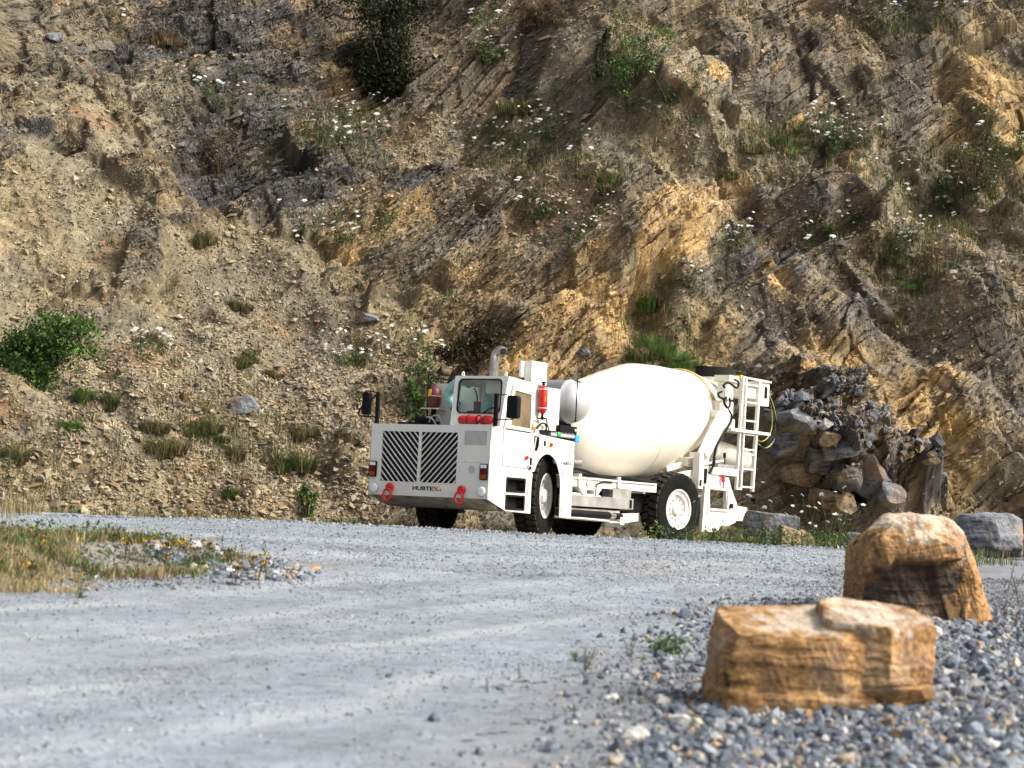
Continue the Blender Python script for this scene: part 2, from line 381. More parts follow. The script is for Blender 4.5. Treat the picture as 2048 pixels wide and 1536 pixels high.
def ground_color(x, y, rm):
    n = fbm(x * 1.2, y * 1.2, 41, 4); n2 = fbm(x * 14, y * 14, 42, 2); dl = lines(x, y, DARKL, 61)[..., None]; n5 = fbm(x * 40, y * 40, 44, 2)
    road = np.stack([0.222 + 0 * x, 0.248 + 0 * x, 0.272 + 0 * x], -1)
    road = road * (1 + 0.24 * n + 0.24 * n2 + .22 * n5)[..., None] * (1 - .20 * dl)
    r = np.clip(ruts(x, y), 0, 1)[..., None]
    road = road * (1 - r * .75) + r * .75 * np.array([0.335, 0.352, 0.362]) * (1 + 0.1 * n2[..., None])
    brown = sm(0.25, 0.6, fbm(x * 0.5, y * 0.35, 43, 3))[..., None]
    road = road * (1 - 0.35 * brown) + 0.35 * brown * np.array([0.24, 0.222, 0.20])
    verge = np.stack([0.175 + 0 * x, 0.185 + 0 * x, 0.195 + 0 * x], -1) * (1 + 0.3 * n + 0.3 * n2)[..., None]
    md = (sm(1.2, 0.8, ((x + 4.5) / 2.2) ** 2 + ((y - 18.6) / 2.4) ** 2))[..., None]
    verge = verge * (1 - .6 * md) + .6 * md * np.array([0.25, 0.205, 0.13])
    back = sm(31.0, 33.0, y)[..., None]
    verge = verge * (1 - back * .7) + .7 * back * np.array([0.20, 0.165, 0.11])
    return road * rm[..., None] + verge * (1 - rm[..., None])
xs = np.concatenate([np.linspace(-150, -13, 24), np.arange(-12.5, -9.0, 0.25), np.arange(-9, 9, 0.055), np.arange(9, 13, 0.25), np.linspace(13.5, 150, 24)])
ys = np.concatenate([np.linspace(-60, 7, 24), np.arange(7.5, 9, .1), np.arange(9, 20, 0.045), np.arange(20, 36, 0.08), np.arange(36, 46, .4), np.linspace(47, 120, 12)])
gx, gy = np.meshgrid(xs, ys); gh = gz(gx, gy)
rm = road_mask(gx, gy); gc = ground_color(gx, gy, road_mask(gx, gy, .8))
ny, nx = gx.shape
idx = np.arange(nx * ny).reshape(ny, nx)
gq = np.stack([idx[:-1, :-1], idx[:-1, 1:], idx[1:, 1:], idx[1:, :-1]], -1)
tag(np_mesh('ground', np.stack([gx, gy, gh], -1).reshape(-1, 3), gq.reshape(-1, 4), M['ground'], gc.reshape(-1, 3), True), kind='structure')
cell = (rm[:-1, :-1] + rm[1:, 1:] + rm[:-1, 1:] + rm[1:, :-1]) / 4 > 0.5
rq = gq[cell]; used = np.unique(rq); remap = np.full(nx * ny, -1); remap[used] = np.arange(len(used))
rv = np.stack([gx, gy, gh + 0.006 - 0.010 * np.clip(ruts(gx, gy), 0, 1) * 0.4], -1).reshape(-1, 3)[used]
rc = ground_color(gx, gy, np.minimum(1, road_mask(gx, gy, .8) + 0)).reshape(-1, 3)[used]
tag(np_mesh('gravel_road', rv, remap[rq], M['ground'], rc, True), kind='structure')

# ------------------------------------------------------------------ quarry cliff
cx_ = np.concatenate([np.linspace(-60, -13, 40)[:-1], np.arange(-13, -10.6, 0.08), np.arange(-10.6, 12.2, 0.026), np.arange(12.2, 15, 0.08), np.linspace(15, 60, 36)])
S_END = 25.0
cs_ = np.concatenate([np.arange(0, S_END, 0.030), np.linspace(S_END + .3, S_END + 60, 30)])
CX, CS = np.meshgrid(cx_, cs_)
Y0 = np.interp(CX, [-60, -14, -7, -3, 0, 4, 7, 12, 60], [26, 33.0, 36.3, 38.6, 40.9, 43.6, 44.3, 44.6, 40])
rightness = sm(-3.0, 3.5, CX + 0.12 * CS)
left_a = 32 + 9 * sm(5.5, 8.5, CS) + 9 * sm(9, 13, CS)
right_a = 60 - 6 * sm(7, 12, CS)
ang = np.radians((left_a * (1 - rightness) + right_a * rightness) * (1 - 0.9 * sm(S_END - 1, S_END + 2, CS)))
ds = np.diff(cs_, prepend=cs_[0])[:, None]
Yb = Y0 + np.cumsum(np.cos(ang) * ds, 0); Zb = -0.35 + np.cumsum(np.sin(ang) * ds, 0)
Pb = np.stack([CX, Yb, Zb], -1)
# image pixels of the base surface: things on the face are placed by image coordinates
pxb, pyb, _ = project(Pb)
def on_face(px, py):
    i = np.argmin((pxb - px) ** 2 + (pyb - py) ** 2); return np.unravel_index(i, CX.shape)
_cache = {}
def blob(px, py, rx, ry, rot=0.0, soft=0.35, warp=0.35, seed=0):
    """soft-edged patch on the face round the vertex nearest image pixel px, py; rx, ry half sizes; rot > 0 leans it up to the right"""
    i, j = on_face(px, py); x0, s0 = CX[i, j], CS[i, j]
    k = 0.0093; f = max(0.3, math.sin(ang[i, j] - 0.16)); f2 = 1 / f
    dx = (CX - x0) / k; dy = (CS - s0) / (k * f2)
    c, s = math.cos(R(rot)), math.sin(R(rot))
    a = (dx * c + dy * s) / rx; b = (-dx * s + dy * c) / ry
    r = np.sqrt(a * a + b * b) * (1 + warp * WN)
    return sm(1 + soft, 1 - soft, r)
WN = fbm(CX * 1.1, CS * 1.1, 51, 4) * 1.6
W1 = fbm(CX * 0.28, CS * 0.28, 61, 3); W2 = fbm(CX * 0.9, CS * 0.9, 62, 3); W3 = fbm(CX * 2.6, CS * 2.6, 63, 3)
dip = np.radians(24 + 12 * rightness)
bed = CS * np.cos(0.55) - CX * np.sin(0.55) + 0.7 * W1 + 0.12 * W2 + 0.015 * W3
jnt = CX * 0.90 + CS * 0.43 + 0.9 * fbm(CX * 0.3, CS * 0.3, 64, 3) + 0.10 * W2
def blocks(Lb, Lj, seed, wob=0.6):
    """beds of uneven thickness cut by joints of uneven spacing"""
    b = bed + wob * Lb * (vn(bed / Lb * 0.9 + 7.3, CX * .15 / Lb, seed + 21) - .5) * 1.6 + .12 * Lb * fbm(CX / Lb * .5, CS / Lb * .5, seed + 23, 2)
    j = jnt + wob * Lj * (vn(jnt / Lj * 0.8 + 3.1, bed / Lb * .3, seed + 22) - .5) * 1.8 + .12 * Lj * fbm(CX / Lj * .8, CS / Lj * .8, seed + 24, 2)
    nb = b / Lb; ib = np.floor(nb).astype(np.int64)
    nj = j / Lj + _hash(ib, ib * 0, seed + 1) * 5; ij = np.floor(nj).astype(np.int64)
    h = _hash(ib, ij, seed); t2 = _hash(ib, ij, seed + 5)
    fb = nb - ib; fj = nj - ij
    edge = np.minimum(np.minimum(fb, 1 - fb) * Lb, np.minimum(fj, 1 - fj) * Lj)
    return h, fb, fj, edge, t2
# --- what lies where: rock or loose scree
earthy = np.maximum.reduce([blob(220, 880, 560, 230, -8), blob(90, 480, 200, 170, 30), blob(500, 580, 220, 90, -20), blob(620, 690, 170, 90, -30), blob(130, 200, 150, 90, 10) * .45,
    blob(860, 300, 130, 70, -35) * .9, blob(1130, 110, 60, 80, -40), blob(1330, 290, 130, 50, -32), blob(1100, 420, 150, 110, -40) * .8, blob(1500, 320, 110, 45, -20) * .8,
    blob(1880, 440, 190, 120, 45), blob(1300, 60, 110, 50, -15) * .7, blob(1830, 590, 110, 60, -35), blob(800, 700, 110, 100, 20) * .8, blob(1340, 640, 80, 110, -35) * .8, blob(1000, 350, 90, 80) * .7, blob(1700, 300, 60, 80, -30) * .5])
rockm = np.clip(1 - earthy * 1.05 + 0.62 * fbm(CX * 1.5, CS * 1.5, 71, 5), 0, 1)
rockm = sm(0.25, 0.75, rockm)
# --- relief
h1, fb1, fj1, e1, t1 = blocks(2.5, 2.9, 101); h2, fb2, fj2, e2, t2 = blocks(0.85, 1.25, 102)
h3, fb3, fj3, e3, t3 = blocks(0.30, 0.55, 103); h4, fb4, fj4, e4, t4 = blocks(0.11, 0.24, 104)
# benches that fall to the right: coordinate across them
be = CX * 0.60 + CS * 0.80 + 0.7 * W1 + 0.25 * W2
bt = be / 3.4 + 0.27; bf = bt - np.floor(bt)
bench = (sm(0.0, 0.82, bf) - sm(0.86, 1.0, bf))
m2 = sm(-.35, .35, fbm(CX * .6 + 3, CS * .6, 111, 3)); m3 = sm(-.30, .30, fbm(CX * .8 + 9, CS * .8, 112, 3)); m4 = .4 + .6 * sm(-.2, .3, fbm(CX * 1.1, CS * 1.1 + 5, 113, 3)); m3 = .35 + .65 * m3
outc = np.maximum(blob(1650, 930, 170, 100, -35), blob(1560, 860, 70, 60, -20)); m2 = np.maximum(m2, outc); m3 = np.maximum(m3, outc); m4 = np.maximum(m4, outc)
tonb = fbm(CX * .5 + 2, CS * .5 + 8, 116, 3); lam = fbm(bed * 9.0, jnt * .9, 114, 3); lam2 = fbm(bed * 24.0, jnt * 2.2, 115, 2)
def soft(Q):
    Q = np.pad(Q, 1, mode='edge'); Q = (Q[:-2] + 2 * Q[1:-1] + Q[2:]) / 4; return (Q[:, :-2] + 2 * Q[:, 1:-1] + Q[:, 2:]) / 4
D = soft(rockm * (0.85 * (h1 - .5) + 0.42 * (fb1 - .5) + .25 * (fj1 - .5) * rightness + m2 * (0.42 * (h2 - .5) + 0.20 * (fb2 - .5)) - 0.06 * m2 * sm(0.04, 0.0, e2) - 0.06 * sm(0.06, 0.0, e1)))
lg = 1.6 - 1.05 * rightness
D = D + rockm * (m3 * (1 - .35 * rightness) * (0.15 * (h3 - .5) + 0.08 * (fb3 - .5)) + m4 * (0.065 * (h4 - .5) + 0.03 * (fb4 - .5)) - 0.03 * m3 * sm(0.03, 0.0, e3)
    + lg * (.05 * (1 - 2.2 * np.abs(lam)) * (1 - outc * .5) + .028 * (1 - 2 * np.abs(lam2))) * (1 - .5 * rightness * sm(-.1, .3, tonb)))
D = D + outc * (.35 + .75 * (h2 - .5) + .40 * (h3 - .5) + .16 * (h4 - .5) + .25 * (fb2 - .5))
D = D + (0.25 + 0.75 * rightness) * 0.62 * (bench - .5) * sm(0.8, 2.5, CS)
nr = 1 - .55 * rightness * rockm
D = D + 0.55 * W1 + 0.16 * W2 * nr + 0.06 * W3 * nr + 0.032 * fbm(CX * 9, CS * 9, 65, 3) * nr + 0.016 * fbm(CX * 22, CS * 22, 66, 2) * nr
gul = fbm(CX * 1.3 + 0.5 * CS, CS * 0.22, 67, 3); D = D + (1 - rockm) * 0.20 * gul
# forms placed by image pixel: noses and hollows
for (px, py, rx, ry, rot, a) in ((1440, 100, 75, 70, -30, .5), (1340, 250, 120, 50, -30, .45), (1560, 470, 60, 90, -35, .0), (1340, 450, 150, 60, 35, .45), (1660, 590, 110, 110, -30, .6), (1480, 400, 40, 90, 25, -.3),
        (720, 640, 90, 35, -20, .35), (480, 700, 90, 30, 25, .2), (830, 400, 80, 40, 25, .35), (950, 690, 70, 60, 0, -.5), (700, 190, 90, 50, 0, -.3), (430, 330, 70, 120, 0, -.45), (560, 400, 130, 60, 20, .3),
        (1280, 620, 60, 90, -30, -.5), (1640, 900, 190, 120, -35, .9), (1740, 970, 90, 60, -20, .3), (1980, 200, 70, 120, 20, .6), (1870, 400, 120, 60, 45, -.5), (1760, 420, 60, 160, 10, .35), (1960, 760, 120, 260, 12, .5)):
    if a: D = D + a * blob(px, py, rx, ry, rot, 0.5, .25)
D = D * sm(0.0, 0.9, CS) * (1 - .8 * sm(S_END, S_END + 6, CS))
Nn = np.stack([0.18 * np.cos(CX * .2), -np.sin(ang), np.cos(ang) * .75], -1); Nn /= np.linalg.norm(Nn, axis=-1, keepdims=True)
Pc = Pb + Nn * D[..., None]
Pc[..., 0] += 0.10 * rockm * (h3 - .5) * sm(0, .9, CS)
# --- mineral colours
def rgb(*c): return np.array(c)
ochre = np.maximum.reduce([blob(1350, 470, 130, 75, 35), blob(1190, 650, 90, 120, 40), blob(1090, 700, 110, 90, 20) * .8, blob(1535, 580, 34, 70, 20), blob(1985, 180, 90, 130, 15), blob(2030, 260, 60, 90, 10), blob(1900, 260, 60, 90, 10) * .7,
    blob(1770, 840, 140, 190, 40) * .95, blob(1640, 780, 80, 100, 20), blob(1860, 900, 90, 120, 20) * .8, blob(690, 130, 60, 80, -30) * .8, blob(720, 205, 70, 22, 5), blob(1600, 240, 28, 22, 30), blob(1415, 200, 30, 25, 0), blob(1550, 145, 28, 12, 45),
    blob(1430, 400, 90, 40, 35) * .5, blob(1420, 690, 60, 80, 0) * .6, blob(1700, 360, 50, 90, 15) * .6, blob(760, 480, 120, 50, 15) * .55, blob(930, 600, 120, 80, 20) * .5, blob(300, 335, 40, 14, 12) * .6, blob(1700, 940, 35, 70, 10), blob(1150, 560, 90, 50, 35) * .7])
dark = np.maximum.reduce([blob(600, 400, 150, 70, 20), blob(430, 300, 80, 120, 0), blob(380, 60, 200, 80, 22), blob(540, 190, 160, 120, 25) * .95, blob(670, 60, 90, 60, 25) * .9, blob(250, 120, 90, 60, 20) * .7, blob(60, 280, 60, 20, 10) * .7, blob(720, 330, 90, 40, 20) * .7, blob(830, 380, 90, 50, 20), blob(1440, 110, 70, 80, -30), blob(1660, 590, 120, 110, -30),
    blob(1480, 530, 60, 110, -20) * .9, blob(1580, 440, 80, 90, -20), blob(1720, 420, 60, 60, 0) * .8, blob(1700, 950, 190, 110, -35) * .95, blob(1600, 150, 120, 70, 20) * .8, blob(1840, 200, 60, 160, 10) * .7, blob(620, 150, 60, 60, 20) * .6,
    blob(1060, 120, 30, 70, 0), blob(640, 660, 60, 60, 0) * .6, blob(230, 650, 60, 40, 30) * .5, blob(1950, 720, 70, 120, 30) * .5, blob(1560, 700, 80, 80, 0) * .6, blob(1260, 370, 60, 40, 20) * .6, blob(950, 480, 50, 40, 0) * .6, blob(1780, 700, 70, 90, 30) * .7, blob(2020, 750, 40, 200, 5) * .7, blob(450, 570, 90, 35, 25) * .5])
fine = fbm(bed * 5.5, jnt * 0.7, 81, 4)              # lamination along the bedding
spk = fbm(CX * 14, CS * 14, 82, 2)
tone = fbm(CX * 0.7, CS * 0.7, 83, 4); tone2 = fbm(CX * 2.4, CS * 2.4, 84, 3)
earth = rgb(0.262, 0.207, 0.122) * (1 + 0.35 * tone2[..., None]) ; earth2 = rgb(0.222, 0.192, 0.130)
e_m = sm(-.3, .4, tone)[..., None]; earth = earth * (1 - e_m) + earth2 * (1 + .3 * tone2[..., None]) * e_m
rust = sm(0.15, 0.55, fbm(CX * .9 + 5, CS * .9, 85, 4))[..., None]; earth = earth * (1 - .45 * rust) + .45 * rust * rgb(0.27, 0.135, 0.060)
rock = rgb(0.182, 0.158, 0.110) * (1 + 0.5 * (h2 - .5) + 0.5 * (h3 - .5) + 0.35 * fine)[..., None]
warm = sm(0.45, 0.75, t2 * .6 + t3 * .4 + .25 * tone)[..., None]; rock = rock * (1 - .6 * warm) + .6 * warm * rgb(0.29, 0.205, 0.115) * (1 + .35 * fine[..., None])
oc = rgb(0.40, 0.265, 0.112) * (1 + .35 * (h3 - .5) + .30 * fine + .3 * tone2)[..., None]
pale = sm(.55, .8, t3 + .2 * tone2)[..., None]; oc = oc * (1 - .55 * pale) + .55 * pale * rgb(0.42, 0.31, 0.175)
dk = rgb(0.075, 0.071, 0.068) * (1 + 0.7 * (h3 - .5) + .7 * (h4 - .5) + .8 * fine)[..., None]
grey = sm(0.62, 0.86, .12 * outc + t3 * .55 + t2 * .45 + .15 * fine)[..., None]; dk = dk * (1 - .7 * grey) + .7 * grey * (rgb(0.22, 0.205, 0.175) * (1 - outc[..., None]) + outc[..., None] * rgb(.20, .21, .225))
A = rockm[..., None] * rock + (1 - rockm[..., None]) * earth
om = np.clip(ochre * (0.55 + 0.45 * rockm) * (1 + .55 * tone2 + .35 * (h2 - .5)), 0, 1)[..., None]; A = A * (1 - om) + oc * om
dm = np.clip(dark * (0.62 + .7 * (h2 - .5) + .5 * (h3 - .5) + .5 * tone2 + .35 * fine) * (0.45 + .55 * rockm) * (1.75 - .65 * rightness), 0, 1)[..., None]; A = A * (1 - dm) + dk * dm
st = sm(0.35, 0.7, fbm(jnt * 3.2, bed * 0.35, 86, 3))[..., None] * rockm[..., None]; A = A * (1 - .5 * st) + .5 * st * rgb(0.09, 0.078, 0.066)   # mineral run-off stains
A = A * (1 - .28 * rockm * m3 * sm(.03, 0.0, e3))[..., None]
strk = fbm(CX * 1.8 + .5 * CS, CS * .16, 89, 3); A = A * (1 + .30 * strk * (1 - rockm))[..., None]
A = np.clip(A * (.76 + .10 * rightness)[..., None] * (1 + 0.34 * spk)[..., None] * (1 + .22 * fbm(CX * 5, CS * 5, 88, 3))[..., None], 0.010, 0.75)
ny, nx = CX.shape; idx = np.arange(nx * ny).reshape(ny, nx)
cq = np.stack([idx[:-1, :-1], idx[:-1, 1:], idx[1:, 1:], idx[1:, :-1]], -1).reshape(-1, 4)
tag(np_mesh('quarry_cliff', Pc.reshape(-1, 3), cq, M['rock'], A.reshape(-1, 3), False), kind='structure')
# image pixels of the finished face, to place what stands on it
pxc, pyc, dc = project(Pc)
_vis = (pxc > -250) & (pxc < 2300) & (pyc > -250) & (pyc < 1200)
_vi = np.argwhere(_vis); _vp = np.stack([pxc[_vis], pyc[_vis]], -1); _vd = dc[_vis]; _vP = Pc[_vis]
def chit(px, py):
    d2 = ((_vp - np.array([px, py])) ** 2).sum(1); near = d2 < max(30.0, d2.min() * 1.5 + 1)
    k = np.where(near)[0]; return _vP[k[np.argmin(_vd[k])]]
vA = A[_vis]; vrock = rockm[_vis]; vN = Nn[_vis]

# ------------------------------------------------------------------ loose stones (too many to count)
def chips(P, size, col, seed, flat=0.55, nverts='octa', tip=None, jit=.45):
    """angular stones, one per point, merged"""
    g = np.random.default_rng(seed); n = len(P)
    if nverts == 'octa':
        bv = np.array([(1, 0, 0), (-1, 0, 0), (0, 1, 0), (0, -1, 0), (0, 0, 1), (0, 0, -1)], float)
        bf = np.array([(0, 2, 4), (2, 1, 4), (1, 3, 4), (3, 0, 4), (2, 0, 5), (1, 2, 5), (3, 1, 5), (0, 3, 5)])
        V = np.repeat(bv[None], n, 0) + g.uniform(-.42, .42, (n, 6, 3))
    else:
        t = (1 + 5 ** .5) / 2
        bv = np.array([(-1, t, 0), (1, t, 0), (-1, -t, 0), (1, -t, 0), (0, -1, t), (0, 1, t), (0, -1, -t), (0, 1, -t), (t, 0, -1), (t, 0, 1), (-t, 0, -1), (-t, 0, 1)], float) / 1.9
        bf = np.array([(0, 11, 5), (0, 5, 1), (0, 1, 7), (0, 7, 10), (0, 10, 11), (1, 5, 9), (5, 11, 4), (11, 10, 2), (10, 7, 6), (7, 1, 8), (3, 9, 4), (3, 4, 2), (3, 2, 6), (3, 6, 8), (3, 8, 9), (4, 9, 5), (2, 4, 11), (6, 2, 10), (8, 6, 7), (9, 8, 1)])
        V = np.repeat(bv[None], n, 0) + g.uniform(-.30, .30, (n, 12, 3))
    V = V * np.stack([g.uniform(.7, 1.25, n), g.uniform(.6, 1.0, n), g.uniform(flat * .6, flat * 1.4, n)], -1)[:, None]
    a, b, c = g.uniform(0, 6.283, n), g.normal(0, jit, n), g.normal(0, jit, n)
    ca, sa, cb, sb, cc, sc = np.cos(a), np.sin(a), np.cos(b), np.sin(b), np.cos(c), np.sin(c)
    Rm = np.stack([np.stack([ca * cb, ca * sb * sc - sa * cc, ca * sb * cc + sa * sc], -1), np.stack([sa * cb, sa * sb * sc + ca * cc, sa * sb * cc - ca * sc], -1), np.stack([-sb, cb * sc, cb * cc], -1)], -2)
    if tip is not None: Rm = np.einsum('ij,njk->nik', tip, Rm)
    V = np.einsum('nij,nkj->nki', Rm, V) * (size / 2)[:, None, None] + P[:, None]
    k = bv.shape[0]; F = (bf[None] + (np.arange(n) * k)[:, None, None]).reshape(-1, 3)
    return V.reshape(-1, 3), F, np.repeat(col, k, 0)
# scree on the slope
pr = (1 - vrock) * 0.85 + 0.13
pr = pr * sm(1250, 700, np.abs(_vp[:, 0] - 1024)) * (0.35 + np.clip(fbm(_vP[:, 0] * .8, _vP[:, 2] * .8, 91, 3) + .5, 0, 1.2))
low = sm(620, 950, _vp[:, 1]) * (_vp[:, 0] < 900); pr = pr * (1 + 1.5 * low)
pick = rng.choice(len(pr), 66000, replace=False, p=pr / pr.sum())
sz = np.exp(rng.normal(-3.15, .50, len(pick))) * (1 + .35 * low[pick]); sz = np.clip(sz, 0.018, 0.24)
base = vA[pick]; tint = rng.uniform(0, 1, (len(pick), 1))
col = base * .35 + .65 * np.where(tint < .62, np.array([[0.37, 0.305, 0.195]]), np.where(tint < .87, np.array([[0.26, 0.235, 0.20]]), np.array([[0.34, 0.20, 0.11]])))
col = col * rng.uniform(.6, 1.28, (len(pick), 1))
V, F, cc = chips(_vP[pick] + vN[pick] * (sz * .18)[:, None], sz, col, 1, .5)
tag(np_mesh('scree', V, F, M['stones'], cc), kind='stuff')
# broken plates of shale that stick out of the rock along its bedding
for nm, cnt, sd, smn, dsel in (('rock_shards', 44000, 92, -2.35, 0),):
    pr = vrock * (1 - .62 * rightness[_vis]) * (.15 + np.clip(fbm(_vP[:, 0] * .9 + 4, _vP[:, 2] * .9, 93, 3) + .45, 0, 1.2)) * sm(1250, 900, np.abs(_vp[:, 0] - 1024))
    pick = rng.choice(len(pr), cnt, replace=False, p=pr / pr.sum()); sz = np.clip(np.exp(rng.normal(smn, .45, cnt)), .04, .42)
    tip = np.array(Matrix.Rotation(-.55, 3, 'Y') @ Matrix.Rotation(.35, 3, 'X'))
    tint = rng.uniform(0, 1, (cnt, 1)); col = vA[pick] * (rng.uniform(.65, 1.7, (cnt, 1))) * .85 + .15 * np.where(tint < .5, np.array([[.20, .175, .13]]), np.array([[.07, .065, .06]]))
    V, F, cc = chips(_vP[pick] + vN[pick] * (sz * .05)[:, None], sz, col, 3, .26, 'octa', tip, .16)
    tag(np_mesh(nm, V, F, M['stones'], cc), kind='stuff')
# rubble in and round the dark outcrop behind the truck tail
pr = outc[_vis] * 1.0 + 1e-9; pick = rng.choice(len(pr), 380, replace=False, p=pr / pr.sum()); sz = np.clip(np.exp(rng.normal(-2.3, .55, 380)), .04, .34)
tint = rng.uniform(0, 1, (380, 1)); col = np.where(tint < .45, np.array([[.11, .115, .125]]), np.where(tint < .85, np.array([[.17, .13, .085]]), np.array([[.22, .215, .21]]))) * rng.uniform(.6, 1.4, (380, 1))
V, F, cc = chips(_vP[pick] + vN[pick] * (sz * .12)[:, None], sz, col, 5, .6, 'ico')
tag(np_mesh('outcrop_rubble', V, F, M['rock'], cc), kind='stuff')
# gravel: coarse ballast right in the foreground, chippings on the road and its edges
def gravel_cols(n, g):
    t = g.uniform(0, 1, (n, 1))
    c = np.where(t < .40, np.array([[0.085, 0.10, 0.125]]), np.where(t < .76, np.array([[0.18, 0.20, 0.225]]), np.where(t < .90, np.array([[0.33, 0.33, 0.31]]), np.where(t < .965, np.array([[0.30, 0.25, 0.18]]), np.array([[0.33, 0.21, 0.12]])))))
    return c * g.uniform(.65, 1.35, (n, 1))
def scatter(n, x0, x1, y0, y1, dens, smin, smean, sig, seed, smax=.12, flat=.7, nv='octa', blend=0.0):
    g = np.random.default_rng(seed); x = g.uniform(x0, x1, n * 4); y = y0 + (y1 - y0) * g.uniform(0, 1, n * 4) ** 1.25
    k = g.uniform(0, 1, n * 4) < dens(x, y); x, y = x[k][:n], y[k][:n]
    s = np.clip(np.exp(g.normal(math.log(smean), sig, len(x))), smin, smax)
    c = gravel_cols(len(x), g)
    if blend: c = c * (1 - blend) + blend * ground_color(x, y, road_mask(x, y, .8)) * g.uniform(.75, 1.3, (len(x), 1))
    return chips(np.stack([x, y, gz(x, y) + s * .10 + 0.004], -1), s, c, seed, flat, nv)
heap = lambda x, y: np.clip(1 - road_mask(x + .35, y, .9), 0, 1) * (x > -1.6) * (0.15 + .85 * sm(-.3, 1.5, x - .10 * (y - 9)))
def view(f): return lambda x, y: f(x, y) * (x > -0.245 * y - .4) * (x < .245 * y + 2.2)
parts = [scatter(26000, -.9, 6.6, 8.6, 18.5, view(lambda x, y: heap(x, y) * (.10 + .9 * sm(.2, 1.5, x - .09 * (y - 9) + .35))), .012, .031, .50, 11, .12, .75, 'ico'),
         scatter(42000, -1.3, 7.5, 8.6, 23, view(heap), .007, .017, .45, 12, .06, .7, 'octa', .35),
         scatter(60000, -5.5, 6.5, 8.6, 21, view(lambda x, y: road_mask(x, y) * (0.22 + .78 * sm(.0, .5, fbm(x * 1.1, y * 1.1, 77, 3) + .25 - .5 * ruts(x, y)))), .006, .0125, .4, 13, .04, .6, 'octa', .72),
         scatter(30000, -8.0, 8.0, 20, 31, view(lambda x, y: road_mask(x, y) * (.35 + .65 * sm(.0, .4, fbm(x, y, 78, 3)))), .010, .020, .4, 14, .05, .6, 'octa', .72),
         scatter(9000, -9.0, 10, 29.0, 32.3, view(lambda x, y: .8 + 0 * x), .016, .034, .4, 15, .09, .65, 'octa', .5),
         scatter(7000, -7.0, -1.2, 15.5, 21.5, view(lambda x, y: sm(1.35, 1.0, ((x + 4.3) / 2.5) ** 2 + ((y - 18.6) / 2.5) ** 2)), .010, .024, .45, 16, .09, .7, 'octa', .4),
         scatter(1200, -2.9, -1.3, 17.3, 20.2, lambda x, y: sm(1.1, .6, ((x + 2.25) / .75) ** 2 + ((y - 18.7) / 1.0) ** 2), .03, .065, .35, 17, .14, .7, 'ico')]
for (ids, nm) in (((0, 1), 'ballast_gravel'), ((2, 3, 4), 'road_gravel'), ((5, 6), 'mound_pebbles')):
    V = []; F = []; cc = []; b = 0
    for i in ids:
        v, f, c = parts[i]; V.append(v); F.append(f + b); cc.append(c); b += len(v)
    tag(np_mesh(nm, np.concatenate(V), np.concatenate(F), M['stones'], np.concatenate(cc)), kind='stuff')

# ------------------------------------------------------------------ the mixer truck   (local: x to the truck's left side, y backwards, z up)
TX, TY, YAW = -1.1683, 33.0132, 0.6005
T = empty('mixer_truck', (TX, TY, 0), -YAW)
tag(T, 'white low underground concrete mixer truck with cream drum on the gravel road', 'mixer truck')
H = 1.087
W_, CR, BG, BK, UN, ST = M['white'], M['cream'], M['beige'], M['black'], M['underside'], M['steel']

# front body: hull behind the front sheet, front sheet with openings
hull = MB()
prof = [(0.03, 0.55), (0.03, 0.70), (0.09, 0.70), (0.09, 1.585), (0.955, 1.585), (0.955, 0.385), (0.478, 0.40)]
n = len(prof)
hull.add([(-H + .012, v, z) for v, z in prof] + [(H - .16, v, z) for v, z in prof], [list(range(n)), list(range(n, 2 * n))[::-1]] + [[i, (i + 1) % n, n + (i + 1) % n, n + i] for i in range(n)])
hull.build('front_hull', UN, T)
fp = MB(); gl, gr, gb, gt = -0.878, 0.512, 0.750, 1.492
fp.plate([(-H, 0.545), (H, 0.545), (H, 1.60), (-H, 1.60)], [[(gl, gb), (-0.196, gb), (-0.196, gt), (gl, gt)], [(-0.152, gb), (gr, gb), (gr, gt), (-0.152, gt)], [(0.622, 1.315), (1.028, 1.315), (1.028, 1.525), (0.622, 1.525)]],
         lambda a, b: (a, 0, b), lambda a, b: (a, 0.028, b))
fp.box((-H, 0.03, 1.588), (H, 0.26, 1.602))
fp.build('front_panel', W_, T)
def clip_poly(P, x0, y0, x1, y1):
    for ax, lim, s in ((0, x0, 1), (0, x1, -1), (1, y0, 1), (1, y1, -1)):
        out = []
        for i in range(len(P)):
            a, b = P[i - 1], P[i]; ia, ib = (a[ax] - lim) * s >= 0, (b[ax] - lim) * s >= 0
            if ia != ib:
                t = (lim - a[ax]) / (b[ax] - a[ax]); out.append((a[0] + (b[0] - a[0]) * t, a[1] + (b[1] - a[1]) * t))
            if ib: out.append(b)
        P = out
        if not P: return P
    return P
sl = MB(); per, wd = 0.0965, 0.022
for x0, x1, sgn in ((gl, -0.196, -1), (-0.152, gr, 1)):
    for k in range(-12, 24):
        xa = (x0 if sgn > 0 else x1) + k * per * 1.0 + (.03 if sgn > 0 else -.03)
        # bar through (xa, gb) leaning 45 degrees
        Pp = [(xa - wd / 2, gb), (xa + wd / 2, gb), (xa + wd / 2 + sgn * 0.742, gt), (xa - wd / 2 + sgn * 0.742, gt)]
        q = clip_poly(Pp, x0 + .0005, gb + .0005, x1 - .0005, gt - .0005)
        if len(q) > 2: sl.plate(q, [], lambda a, b: (a, 0.004, b), lambda a, b: (a, 0.012, b))
g = MB().box((gl + .002, 0.06, gb + .002), (gr - .002, 0.085, gt - .002)).build('grille', M['void'], T)
sl.build('grille_slats', W_, g)
vb = MB().box((0.60, 0.032, 1.30), (1.04, 0.07, 1.54)); vv = vb.build('vent', M['void'], T)
vs = MB()
for k in range(21):
    u = 0.622 + 0.406 * (k + .5) / 21; vs.box((u - .0046, 0.003, 1.3155), (u + .0046, 0.010, 1.5245))
